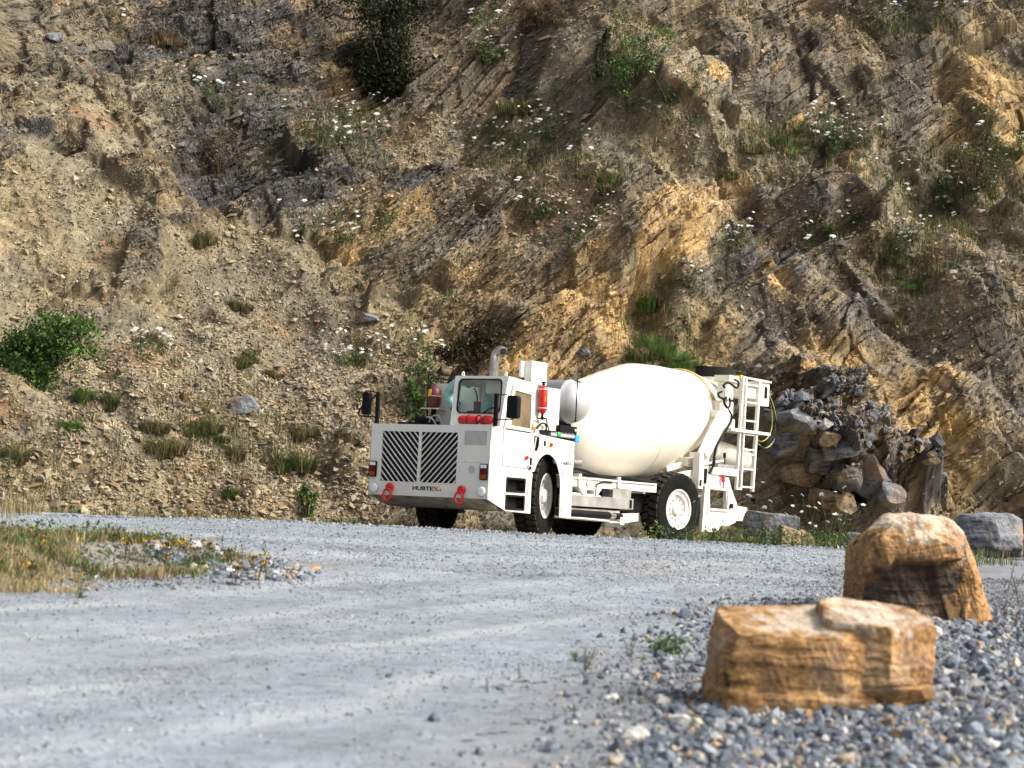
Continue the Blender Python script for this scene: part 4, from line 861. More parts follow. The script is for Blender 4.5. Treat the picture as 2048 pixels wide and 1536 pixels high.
# wheels
def wheel(u, v, z, turn, out, k=1.0):
    wh = empty('wheel', (u, v, z), R(turn), T); r = .60; hw = .175
    s = out
    prof = [(-hw * .9, .30), (-hw, .36), (-hw * 1.06, .43), (-hw * 1.04, .52), (-hw * .99, .572), (-hw * .90, .582), (hw * .90, .582), (hw * .99, .572), (hw * 1.04, .52), (hw * 1.06, .43), (hw, .36), (hw * .9, .30)]
    ty = MB().lathe(prof, (0, 0, 0), (1, 0, 0), 56, False).build('tyre', M['rubber'], wh, 50)
    lg = MB(); nl = 30
    for i in range(nl):
        for side_ in (-1, 1):
            t = 2 * math.pi * (i + (.5 if side_ > 0 else 0)) / nl; lean = .055 * side_
            def pt(x, dt, rr): return (x, rr * math.cos(t + dt), rr * math.sin(t + dt))
            w2 = .0735; xa, xb = side_ * .012, side_ * hw * .99
            vs = []
            for rr, wk in ((.570, 1.06), (.606, .88)):
                xo = xb if rr < .58 else xb * .95
                vs += [pt(xa, -w2 * wk + .0, rr), pt(xa, w2 * wk, rr), pt(xo, w2 * wk + .07, rr - .012 * (rr > .58)), pt(xo, -w2 * wk + .07, rr - .012 * (rr > .58))]
            lg.add(vs, [(0, 1, 2, 3), (4, 7, 6, 5), (0, 4, 5, 1), (1, 5, 6, 2), (2, 6, 7, 3), (3, 7, 4, 0)])
    lg.build('tread', M['tread'], wh, 30)
    rm_ = MB().lathe([(-.16, .30), (.165, .30), (.170, .330), (.158, .334), (.150, .318), (.140, .270), (.128, .235), (.085, .222), (.075, .205), (.100, .190), (.108, .15), (.112, .105), (.150, .098), (.160, .085), (.163, .03), (.163, 0)], (0, 0, 0), (s, 0, 0), 48, False).build('rim', M['rim'], wh, 40)
    nu = MB()
    for i in range(12):
        t = 2 * math.pi * i / 12; p = Vector((s * .10, .168 * math.cos(t), .168 * math.sin(t))); nu.cyl(p, p + Vector((s * .030, 0, 0)), .015, 6)
    nu.each('wheel_nut', M['steel'], rm_)
    wh.scale = (1, k, k)
    return wh
wheel(.75, 1.745, .655, 17, 1, 1.03); wheel(-.96, 1.60, .650, 17, -1, 1.03)
wheel(.925, 5.51, .585, -8, 1); wheel(-.925, 5.51, .585, -8, -1)

# rear frame, chute, hopper, ladder
rf = MB()
for s in (1, -1):
    rf.plate([(6.55, 1.20), (7.30, 1.19), (7.42, 1.0), (7.66, .72), (7.62, .43), (7.00, .24), (6.45, .24), (6.50, 1.0)], [[(6.66, .965), (7.24, .955), (7.27, .64), (6.70, .64)]], lambda a, b: (s * 1.0, a, b), lambda a, b: (s * .93, a, b))
    rf.bar((s * .98, 6.40, 1.50), (s * .98, 7.10, 2.30), .16, .16, (0, 1, 0))
    rf.box((s * .90, 6.22, .95), (s * 1.03, 6.36, 1.56)); rf.box((s * .90, 6.36, 1.0), (s * .99, 6.62, 1.52))
    rf.box((s * .92, 6.66, 1.215), (s * 1.04, 7.55, 1.335)); rf.bar((s * 1.0, 6.3, 1.36), (s * 1.03, 7.0, 1.46), .06, .035)
    rf.box((s * .965, 6.58, .55), (s * 1.02, 6.64, 1.02)); rf.box((s * 1.002, 6.62, .60), (s * 1.03, 7.32, .64)); rf.box((s * 1.002, 7.27, .62), (s * 1.02, 7.31, .98))
rf.box((-.93, 6.9, .95), (.93, 7.2, 1.2)); rf.box((-.9, 7.45, .42), (.9, 7.6, .72)); rf.bar((-.9, 7.05, 2.26), (.9, 7.05, 2.26), .12)
rf.build('rear_frame', W_, T, bevel=.006)
MB().box((-.6, 6.62, 1.36), (.6, 6.9, 1.58)).bar((.55, 5.9, 1.25), (.75, 6.5, 1.42), .10, .10).bar((.75, 5.4, 1.05), (.85, 6.3, 1.22), .08, .10).box((-.7, 6.2, 1.32), (.8, 6.6, 1.47)).build('drum_support', CR, T, bevel=.01)
MB().add([(.55, 7.60, .45), (.98, 7.60, .45), (.98, 8.02, .46), (.55, 8.10, .46), (.55, 7.60, .72), (.98, 7.60, .72), (.98, 8.06, .695), (.55, 8.12, .695)], [(0, 3, 2, 1), (4, 5, 6, 7), (0, 1, 5, 4), (1, 2, 6, 5), (2, 3, 7, 6), (3, 0, 4, 7)]).build('rear_bumper', BG, T, bevel=.01)
MB().tube([(.9, 8.0, .75), (.8, 8.4, .78), (.75, 8.7, .80)], .022, 8).box((.70, 8.66, .77), (.80, 8.74, .87)).build('tow_coupling', BK, T)
MB().box((1.03, 7.32, .66), (1.05, 7.42, .74)).box((1.0, 6.24, 1.0), (1.035, 6.31, 1.10)).cyl((1.0, 6.48, 1.05), (1.0, 6.48, 1.30), .03, 10).each('stop_block', BK, T)
MB().bar((1.05, 7.0, 1.22), (1.05, 7.02, 1.10), .05, .04).tube(spline([(1.05, 7.0, 1.12), (1.05, 7.05, 1.05), (1.05, 7.02, .99)]), .014, 8).build('hook', M['red'], T)
MB().box((.95, 6.85, 1.336), (1.03, 7.45, 1.40)).build('control_block', M['steel'], T, bevel=.005)
MB().cyl((1.0, 7.14, 1.40), (1.0, 7.12, 1.52), .012, 8).cyl((1.0, 7.12, 1.52), (1.0, 7.11, 1.60), .03, 10, .022).build('lever', BK, T, 40)
MB().tube(spline([(.96, 7.15, 2.55), (1.0, 7.02, 2.45), (1.02, 7.10, 2.36), (1.06, 7.20, 2.20), (1.07, 6.98, 1.96), (1.07, 6.72, 1.72), (1.07, 6.63, 1.50), (1.07, 6.64, 1.38), (1.06, 6.5, 1.22)]), .022, 8).tube(spline([(.96, 7.28, 2.55), (.98, 7.26, 2.42), (1.0, 7.14, 2.36)]), .018, 8).tube(spline([(.93, 7.05, 2.64), (.90, 6.98, 2.60), (.93, 6.98, 2.54), (.93, 7.12, 2.52)]), .018, 8).tube(spline([(.93, 7.14, 2.72), (.96, 7.04, 2.75), (.97, 7.2, 2.80), (.97, 7.5, 2.74), (.97, 7.55, 2.84), (.95, 7.44, 2.88)]), .018, 8).each('hydraulic_hose', BK, T, smooth=60)
MB().box((.78, 7.14, 2.53), (.95, 7.42, 2.74)).build('junction_box', BG, T, bevel=.006)
MB().box((.60, 7.15, 2.22), (.86, 7.62, 2.50)).box((.55, 7.30, 2.0), (.75, 7.9, 2.22)).build('chute_bracket', CR, T, bevel=.02)
hp = MB(); hc = Vector((0, 8.45, 2.98))
hp.lathe([(-.30, .26), (-.12, .33), (0, .345), (0, .325), (-.12, .31), (-.28, .24)], hc, (0, 0, 1), 36)
hp.build('hopper', CR, T, 40)
MB().lathe([(0, .345), (.175, .372), (.175, .355), (.0, .33)], hc, (.02, .03, 1), 44).build('rubber_collar', M['void'], T, 40)
MB().box((.45, 7.62, 2.86), (.75, 8.0, 2.97)).box((.50, 7.66, 2.72), (.70, 8.0, 2.858)).build('hopper_bracket', BG, T, bevel=.006)
MB().box((.55, 7.98, 2.93), (.78, 8.06, 3.0)).build('grease_port', M['yellow'], T)
cht = MB().lathe([(0, .16), (.02, .19), (.95, .215), (1.25, .20), (1.40, .17), (1.44, .0)], (.50, 7.42, 1.68), (0, .985, -.12), 32).build('discharge_chute', BG, T, 40)
MB().torus((.50, 8.68, 1.53), (0, .985, -.12), .205, .012, 32, 8).build('chute_rim', BG, cht, 50)
MB().lathe([(0, .20), (.30, .26), (.55, .30), (.56, .27)], (.25, 7.9, 1.80), (0, .25, 1), 28).build('collector_funnel', CR, T, 40)
ld_ = MB()
ld_.bar((.97, 7.70, 2.93), (.97, 7.63, .99), .05, .045, (0, 1, 0)); ld_.bar((.97, 7.82, 2.93), (.97, 7.79, .99), .042, .042, (0, 1, 0)); ld_.bar((.97, 8.30, 2.94), (.97, 8.21, .98), .058, .058, (0, 1, 0))
for z in (2.52, 2.20, 1.96, 1.70, 1.62, 1.36, 1.05): 
    t = (z - .98) / 1.96; ld_.bar((.97, 7.79 + .03 * t, z), (.97, 8.21 + .09 * t, z), .03, .03)
ld_.bar((.97, 7.63, 1.01), (.97, 7.79, 1.01), .04)
ld_.build('ladder', W_, T, bevel=.004)
pf = MB(); pf.bar((.97, 7.70, 2.94), (.97, 8.74, 2.93), .035); pf.bar((.97, 7.70, 2.83), (.97, 8.3, 2.83), .03); pf.bar((.30, 8.74, 2.93), (.97, 8.74, 2.93), .035)
pf.box((.55, 7.27, 1.985), (1.03, 8.70, 2.035))
pf.each('platform', W_, T, bevel=.003)
MB().box((.60, 7.80, 2.60), (.94, 8.28, 2.78)).build('rinse_tank', CR, T, bevel=.01)
cbx = MB().box((.55, 8.34, 2.50), (.95, 8.74, 2.905)).build('control_box', W_, T, bevel=.01)
MB().box((.952, 8.55, 2.64), (.965, 8.63, 2.84)).build('control_switches', BK, cbx); MB().box((.952, 8.42, 2.62), (.957, 8.46, 2.86)).build('control_slot', M['grey'], cbx)
MB().tube(spline([(.90, 8.74, 2.78), (.92, 8.98, 2.50), (.92, 9.10, 2.20), (.92, 9.02, 1.92), (.92, 8.78, 1.78), (.92, 8.45, 1.82), (.90, 8.25, 1.98)]), .014, 8).tube(spline([(.86, 8.74, 2.80), (.88, 8.95, 2.55), (.88, 9.02, 2.2), (.88, 8.9, 1.98), (.88, 8.65, 1.88), (.88, 8.35, 1.92)]), .012, 8).each('looped_hose', plain('olive_hose', (.30, .31, .06), .5), T, smooth=60)
MB().tube(spline([(.93, 8.74, 2.72), (.95, 8.93, 2.45), (.95, 9.06, 2.18), (.95, 8.98, 1.95), (.95, 8.72, 1.80), (.95, 8.42, 1.80), (.93, 8.2, 1.95)]), .012, 8).build('looped_hose', BK, T, 60)

# ------------------------------------------------------------------ boulders and blocks
def cube_sphere(n):
    V = []; F = []
    for a in range(3):
        for sg in (-1, 1):
            b = len(V); t = np.tan(np.linspace(-1, 1, n + 1) * math.pi / 4); u, v = np.meshgrid(t, t)
            p = np.zeros((n + 1, n + 1, 3)); p[..., a] = sg; p[..., (a + 1) % 3] = u * sg; p[..., (a + 2) % 3] = v
            V += list(p.reshape(-1, 3)); i = np.arange((n + 1) ** 2).reshape(n + 1, n + 1) + b
            F.append(np.stack([i[:-1, :-1], i[:-1, 1:], i[1:, 1:], i[1:, :-1]], -1).reshape(-1, 4))
    V = np.array(V); V /= np.linalg.norm(V, axis=1, keepdims=True); F = np.concatenate(F)
    key = np.round(V * 1e5).astype(np.int64); _, first, inv = np.unique(key, axis=0, return_index=True, return_inverse=True)
    return V[first], inv.reshape(-1)[F]
_CS = {}
def n3(P, f, seed, o=4):
    """noise over a closed surface: three slices blended"""
    a = fbm(P[:, 0] * f + P[:, 2] * f * .37, P[:, 1] * f - P[:, 2] * f * .29, seed, o); b = fbm(P[:, 1] * f + 11 + P[:, 0] * f * .31, P[:, 2] * f - P[:, 0] * f * .23, seed + 3, o); c = fbm(P[:, 2] * f + 23 + P[:, 1] * f * .27, P[:, 0] * f + P[:, 1] * f * .33, seed + 7, o)
    return (a + b + c) * .62
def lump(planes, seed, n=70, p=16, rough=.03, strata=.0, sdir=(0.05, 0.1, 1), sper=.07, off=(0, 0, 0), chipn=30, cut=(.90, .985)):
    """rock bounded by broken faces (normal, distance), edges worn, split along its bedding"""
    if n not in _CS: _CS[n] = cube_sphere(n)
    d, F = _CS[n]; acc = 0
    for nn, h in planes:
        nn = np.array(nn, float); nn /= np.linalg.norm(nn); acc = acc + (np.maximum(d @ nn, 0) / h) ** p
    r = acc ** (-1 / p); P = d * r[:, None]; gg = np.random.default_rng(seed)
    for _ in range(chipn):
        v = gg.normal(0, 1, 3); v /= np.linalg.norm(v); r = np.minimum(r, float((P @ v).max()) * gg.uniform(*cut) / np.maximum(d @ v, 1e-3))
    P = d * r[:, None]
    S = float(np.mean(r)); k = np.zeros(len(P))
    k += rough * n3(P / S, 1.6, seed, 4) * S * 1.6 + rough * .5 * n3(P / S, 6, seed + 31, 3) * S + rough * .30 * n3(P / S, 19, seed + 37, 3) * S + rough * .55 * (.25 - np.abs(n3(P / S, 3.6, seed + 41, 3))) * S
    sd = np.array(sdir, float); sd /= np.linalg.norm(sd); q = P @ sd + .012 * n3(P / S, 3, seed + 5, 2)
    if strata:
        b = (q + .035 * n3(P, 3.2, seed + 6, 3)) / sper; b = b + .8 * (vn(b * .9, b * 0, seed + 12) - .5); h1 = _hash(np.floor(b).astype(np.int64), np.zeros(len(b), np.int64), seed); f1 = b - np.floor(b)
        g = vn(b * 3.3, b * 0, seed + 9)
        hor = 1 - np.abs((d @ sd)) ** 2
        k += strata * hor * ((h1 - .5) * .9 + (g - .5) * .7 - .35 * sm(.12, .0, np.minimum(f1, 1 - f1)) * sm(-.1, .3, n3(P, 2.6, seed + 8, 2)))
    P = P + d * k[:, None]
    return P + np.array(off), F, q, d
def sandstone(P, q, d, seed, dark=None):
    S = 0.5
    nz = n3(P, 5, seed + 2, 4); n4 = n3(P, 17, seed + 3, 3); n5 = n3(P, 45, seed + 4, 2); qq = q + .05 * nz + .012 * n4
    lay = vn(qq * 16, P[:, 0] * 1.5, seed) * .55 + vn(qq * 60 + P[:, 0] * 2, P[:, 0] * 4 + P[:, 1] * 3, seed + 1) * .45
    c = rgb(0.44, 0.235, 0.072)[None] * (1 + .55 * (lay - .5) + .45 * nz + .40 * n4 + .45 * n5)[:, None]
    rd = sm(.0, .45, n3(P, 3.4, seed + 31, 4) + .4 * n4)[:, None]; c = c * (1 - .6 * rd) + .6 * rd * rgb(0.27, 0.105, 0.032) * (1 + .4 * n5[:, None])
    pl = sm(.0, .45, nz + .5 * (lay - .5) + .35 * n4)[:, None]; c = c * (1 - .42 * pl) + .42 * pl * rgb(0.50, 0.40, 0.26)
    br = sm(.58, .82, lay + .5 * nz + .3 * n4)[:, None]; c = c * (1 - .5 * br) + .5 * br * rgb(0.16, 0.085, 0.04)
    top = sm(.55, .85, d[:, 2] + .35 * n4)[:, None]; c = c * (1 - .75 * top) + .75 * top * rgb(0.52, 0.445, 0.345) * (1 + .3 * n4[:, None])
    ln = (sm(.90, .97, vn(qq * 70, P[:, 0] * 3 + P[:, 1] * 3, seed + 21)) * sm(-.2, .3, n3(P, 6, seed + 22, 3)))[:, None]; c = c * (1 - .7 * ln) + .7 * ln * rgb(.06, .04, .025)
    st = sm(.25, .55, n3(P, 7, seed + 8, 4))[:, None]; c = c * (1 - .5 * st) + .5 * st * rgb(0.20, 0.11, 0.055)
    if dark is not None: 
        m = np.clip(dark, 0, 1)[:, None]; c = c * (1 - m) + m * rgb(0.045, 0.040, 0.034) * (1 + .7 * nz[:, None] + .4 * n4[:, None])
    return np.clip(c, .01, .8)
def shale(P, q, d, seed, base=(0.21, 0.21, 0.215), warm=.35):
    nz = n3(P / .4, 2.2, seed + 2, 4); n4 = n3(P / .4, 9, seed + 3, 3); n6 = fbm(q * 30 + nz, P[:, 0] * 3, seed + 9, 3)
    c = rgb(*base)[None] * (1 + .6 * nz + .5 * n4 + .6 * n6)[:, None]
    wm = sm(.05, .45, n3(P / .4, 1.5, seed + 4, 3))[:, None] * warm; c = c * (1 - wm) + wm * rgb(0.30, 0.19, 0.09)
    return np.clip(c, .015, .7)
def join(name, lumps, cols, mat, loc, label, cat, group=None, rz=0):
    V = []; F = []; b = 0
    for P, f, *_ in lumps: V.append(P); F.append(f + b); b += len(P)
    o = np_mesh(name, np.concatenate(V), np.concatenate(F), mat, np.concatenate(cols), True)
    o.data.set_sharp_from_angle(angle=R(38)); o.location = loc; o.rotation_euler = (0, 0, rz)
    return tag(o, label, cat, group)
# the long slab nearest the camera
g0 = ghit(1640, 1425)
A1 = lump([((-1, -.12, .04), .53), ((-.25, -1, .04), .33), ((.35, -1, -.05), .36), ((1, -.25, .02), .34), ((.1, 1, .1), .40), ((-.09, -.24, 1), .285), ((0, 0, -1), .28), ((.2, -.9, -.55), .36), ((-.8, -.8, .1), .50)], 301, 130, 44, .034, .020, (0.0, -.06, 1), .075, (-.10, 0, .24))
A2 = lump([((-1, 0, 0), .30), ((-.55, -1, .02), .26), ((.65, -1, -.05), .25), ((1, .1, .03), .30), ((0, 1, .1), .38), ((.06, -.20, 1), .285), ((.25, -.7, -1), .20), ((.8, -.5, -.5), .31)], 302, 100, 44, .040, .014, (0.0, -.06, 1), .075, (.22, -.06, .30))
A3 = lump([((-1, 0, 0), .25), ((-.2, -1, 0), .20), ((1, -.3, .05), .155), ((.2, 1, .1), .30), ((.10, -.2, 1), .255), ((.1, 0, -1), .20), ((.5, -.6, -.7), .22)], 303, 90, 44, .040, .012, (0.0, -.06, 1), .075, (.40, .22, .30))
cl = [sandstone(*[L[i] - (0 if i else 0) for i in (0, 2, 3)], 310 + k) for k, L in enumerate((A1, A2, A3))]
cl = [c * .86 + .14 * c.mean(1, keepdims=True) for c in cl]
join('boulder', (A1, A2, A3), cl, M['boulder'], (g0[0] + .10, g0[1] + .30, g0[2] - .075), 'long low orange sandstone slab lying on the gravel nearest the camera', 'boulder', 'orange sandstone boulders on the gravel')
bpy.context.scene.objects['boulder'].scale = (.95, .95, .97)
# the tall one behind it
g1 = ghit(1850, 1238)
B1 = list(lump([((-1, -.1, 0), .45), ((-.70, 0, .72), .475), ((-.20, -.12, 1), .455), ((.20, -.05, 1), .465), ((.72, -.1, .70), .50), ((.91, -.10, .35), .44), ((.75, -.75, .1), .46), ((0, -1, -.03), .34), ((-.6, -1, -.1), .42), ((-.12, -.75, .66), .445), ((.3, -.6, .75), .46), ((0, 1, .1), .42), ((.1, 0, -1), .42)], 321, 150, 60, .042, .016, (-.10, -.40, .9), .06, (0, 0, .37), chipn=40, cut=(.89, .985)))
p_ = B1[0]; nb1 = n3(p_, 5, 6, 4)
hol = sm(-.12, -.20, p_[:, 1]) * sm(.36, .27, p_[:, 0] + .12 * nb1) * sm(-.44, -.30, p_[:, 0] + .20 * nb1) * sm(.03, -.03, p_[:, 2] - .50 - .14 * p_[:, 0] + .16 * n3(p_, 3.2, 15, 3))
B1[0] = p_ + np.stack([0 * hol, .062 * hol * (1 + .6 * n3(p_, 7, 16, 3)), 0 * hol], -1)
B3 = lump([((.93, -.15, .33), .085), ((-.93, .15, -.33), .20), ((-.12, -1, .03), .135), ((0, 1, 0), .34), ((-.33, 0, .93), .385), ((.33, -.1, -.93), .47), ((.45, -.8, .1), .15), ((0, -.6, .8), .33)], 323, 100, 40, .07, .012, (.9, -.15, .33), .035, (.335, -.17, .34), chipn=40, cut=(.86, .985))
cb2 = [sandstone(B1[0], B1[2], B1[3], 331, hol * sm(-.75, -.1, n3(p_, 4, 14, 3)) * .92), sandstone(B3[0], B3[2], B3[3], 333, sm(.3, .7, -B3[3][:, 0]) * .6)]  # front hollow: dark grey rock, with its shade also put into the colour
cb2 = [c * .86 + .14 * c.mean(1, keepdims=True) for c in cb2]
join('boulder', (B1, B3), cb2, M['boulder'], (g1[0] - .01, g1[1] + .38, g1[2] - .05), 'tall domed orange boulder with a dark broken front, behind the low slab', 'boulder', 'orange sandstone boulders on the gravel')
def rnd_planes(g, sx, sy, sz):
    pl = [((1, 0, 0), sx), ((-1, 0, 0), sx), ((0, 1, 0), sy), ((0, -1, 0), sy), ((0, 0, 1), sz), ((0, 0, -1), sz)]
    out = []
    for nn, h in pl: out.append((np.array(nn) + g.normal(0, .22, 3), h * g.uniform(.85, 1.1)))
    for _ in range(5):
        v = g.normal(0, 1, 3); v /= np.linalg.norm(v); out.append((v, math.sqrt((v[0] * sx) ** 2 + (v[1] * sy) ** 2 + (v[2] * sz) ** 2) * g.uniform(.92, 1.1)))
    return out
def stone(px, py, wpx, hpx, y, seed, kind, label, group=None, n=34, sink=.12):
    g = np.random.default_rng(seed); d = ray(px, py); t = y / d[1]; p = np.array([0, 0, HC]) + d * t; k = y / FPX
    w_, h_ = wpx * k / 2, hpx * k / 2
    L = lump(rnd_planes(g, w_, w_ * g.uniform(.7, .95), h_), seed, n, 30, .04, .012 if kind == 'grey' else .012, g.normal(0, .3, 3) + [0, 0, 1], h_ * .35, (0, 0, h_ * (1 - sink)))
    c = shale(L[0], L[2], L[3], seed, (0.135, 0.14, 0.15), .5) if kind == 'grey' else shale(L[0], L[2], L[3], seed, (0.085, 0.072, 0.06), .5) if kind == 'dark' else sandstone(L[0], L[2], L[3], seed) * .72 if kind == 'ochre' else shale(L[0], L[2], L[3], seed, (0.20, 0.145, 0.09), .6)
    z = float(gz(p[0], p[1]))
    return join('boulder', (L,), [c], M['boulder'], (p[0], p[1], z), label, 'boulder', group)
GB = 'boulders along the back edge of the road'
stone(1545, 1066, 122, 78, 32.0, 421, 'grey', 'grey boulder with a brown front, beside the truck tail', GB, 60)
stone(1590, 1070, 80, 45, 31.8, 409, 'brown', 'brown boulder leaning on the grey one beside the truck tail', GB)
stone(1455, 1078, 42, 42, 32.2, 402, 'brown', 'small dark brown boulder beside the rear wheel', GB)
stone(1478, 1080, 34, 36, 32.0, 403, 'ochre', 'small ochre boulder wedged against the grey boulder by the truck', GB)
stone(1725, 1088, 80, 42, 31.5, 404, 'grey', 'low grey boulder half hidden by the tall orange one', GB)
stone(1972, 1110, 140, 92, 29.5, 405, 'grey', 'big rounded grey boulder at the right edge of the road', GB, 60)
def block(px, py, wpx, hpx, seed, kind, label, group, n=36):
    p = chit(px, py); k = p[1] / FPX; g = np.random.default_rng(seed); w_, h_ = wpx * k / 2, hpx * k / 2
    L = lump(rnd_planes(g, w_, w_ * g.uniform(.7, 1), h_), seed, n, 60, .05, .006, g.normal(0, .4, 3) + [0, 0, 1], h_ * .3, (0, 0, 0), 14, (.72, .95))
    c = shale(L[0], L[2], L[3], seed, {'grey': (0.155, 0.16, 0.17), 'dark': (0.085, 0.078, 0.068), 'brown': (0.17, 0.125, 0.075)}[kind], .45)
    return join('rock_block', (L,), [c], M['boulder'], (p[0], p[1] - h_ * .15, p[2] + h_ * .2), label, 'rock', group)
GP = 'broken blocks in the rock pile behind the truck tail'
for i, (px, py, a, b, kd, lb) in enumerate((
    (1640, 925, 60, 48, 'dark', 'dark square block at the middle of the rock pile behind the truck'), (1585, 848, 84, 34, 'grey', 'flat grey block under the looped hoses of the truck'),
    (1565, 892, 60, 64, 'grey', 'upright grey block beside the ladder of the truck'), (1626, 868, 20, 18, 'brown', 'small tan block on top of the rock pile'),
    (1690, 905, 80, 34, 'grey', 'thin grey slab near the top right of the rock pile'), (1738, 965, 74, 86, 'grey', 'blue grey block at the right end of the rock pile'),
    (1698, 966, 60, 54, 'dark', 'dark block leaning on the blue grey block of the rock pile'), (1600, 960, 76, 40, 'brown', 'brown slab low in the rock pile above the road boulders'),
    (1660, 1000, 90, 40, 'brown', 'broad brown block at the foot of the rock pile'), (1785, 1000, 50, 50, 'grey', 'pale grey block at the foot of the rock pile beside the tall boulder'),
    (1545, 840, 40, 26, 'grey', 'grey slab just right of the truck platform'), (1660, 880, 36, 22, 'brown', 'small brown slab above the dark square block'))):
    block(px, py, a, b, 500 + i, kd, lb, GP)
GF = 'single stones lying on the scree'
for i, (px, py, a, b, kd, lb) in enumerate(((1140, 452, 26, 24, 'dark', 'round dark stone resting on the scree above the drum'), (110, 75, 30, 14, 'grey', 'pale grey flake stone high on the left slope'),
    (380, 1015, 22, 14, 'brown', 'pale stone at the foot of the left scree'), (1172, 708, 22, 14, 'grey', 'light grey stone on the slope just above the drum'), (345, 960, 18, 13, 'brown', 'tan stone on the left scree a little above the foot'), (740, 640, 40, 22, 'grey', 'layered grey slab sticking out of the scree above the mirror'), (490, 815, 50, 34, 'grey', 'layered grey outcrop block between the tussocks left of the truck'))):
    block(px, py, a, b, 540 + i, kd, lb, GF, 20)

# ------------------------------------------------------------------ plants
def blades(P, h, lean, w, col, seed, bend=.5):
    """thin bent grass blades: base points, heights, lean (fraction), widths, colours"""
    g = np.random.default_rng(seed); n = len(P); a = g.uniform(0, 6.283, n); dx = np.stack([np.cos(a), np.sin(a), np.zeros(n)], -1); sd = np.stack([-np.sin(a + .6), np.cos(a + .6), np.zeros(n)], -1)
    up = np.array([0, 0, 1.0]); m = P + up * (h * .55)[:, None] + dx * (h * lean * (1 - bend))[:, None] * .55; t = P + up * (h * (1 - .35 * np.clip(lean, 0, 1)))[:, None] + dx * (h * lean)[:, None]
    V = np.stack([P - sd * (w / 2)[:, None], P + sd * (w / 2)[:, None], m + sd * (w * .38)[:, None], m - sd * (w * .38)[:, None], t], 1).reshape(-1, 3)
    f = np.array([(0, 1, 2), (0, 2, 3), (3, 2, 4)]); F = (f[None] + (np.arange(n) * 5)[:, None, None]).reshape(-1, 3)
    return V, F, np.repeat(col, 5, 0)
def leaves(P, size, col, seed, droop=.2, narrow=.5):
    g = np.random.default_rng(seed); n = len(P)
    a = g.normal(0, 1, (n, 3)) + [0, 0, -droop]; a /= np.linalg.norm(a, axis=1, keepdims=True); b = np.cross(a, g.normal(0, 1, (n, 3)) + [0, 0, .8]); b /= np.linalg.norm(b, axis=1, keepdims=True); c = np.cross(a, b)
    s = size[:, None]; V = np.stack([P, P + a * s * .5 + b * s * narrow * .5 + c * s * .06, P + a * s, P + a * s * .5 - b * s * narrow * .5 + c * s * .06], 1).reshape(-1, 3)
    F = (np.array([(0, 1, 2, 3)])[None] + (np.arange(n) * 4)[:, None, None]).reshape(-1, 4)
    return V, F, np.repeat(col, 4, 0)
def mixcol(n, cols, g, v=.3):
    i = g.integers(0, len(cols), n); return np.array(cols)[i] * g.uniform(1 - v, 1 + v, (n, 1))
GREEN = [(.052, .092, .022), (.075, .125, .03), (.04, .07, .018)]; OLIVE = [(.095, .105, .036), (.13, .125, .05), (.07, .085, .03)]; STRAW = [(.30, .22, .115), (.36, .28, .16), (.22, .155, .08)]; LIME = [(.10, .19, .035), (.075, .15, .03), (.13, .20, .05)]
BROWN = [(.10, .065, .035), (.075, .055, .03), (.14, .09, .045)]
def tuft(name, loc, r, h, n, cols, seed, label=None, cat=None, group=None, lean=.7, width=.010, sq=.6, parent=None):
    g = np.random.default_rng(seed); n = int(n * 1.7); a = g.uniform(0, 6.283, n); q = np.sqrt(g.uniform(0, 1, n)) * r
    sub = g.integers(0, 4, n); ox = (g.normal(0, .42, 4) * r)[sub]; oy = (g.normal(0, .3, 4) * r)[sub]; q = q * np.array([.9, .6, .5, .35])[sub]
    P = np.stack([q * np.cos(a) + ox, q * np.sin(a) * sq + oy, -.05 + .55 * oy], -1)
    V, F, c = blades(P, h * g.uniform(.35, 1.1, n) * (1 - .35 * q / r) * g.uniform(.6, 1.1, 4)[sub], g.uniform(.2, lean + .35, n), np.full(n, width) * g.uniform(.6, 1.4, n), mixcol(n, cols, g), seed)
    o = np_mesh(name, V, F, M['straw'], c, False, parent); o.location = loc
    return tag(o, label, cat, group)
GT = 'grass tussocks on the slope'
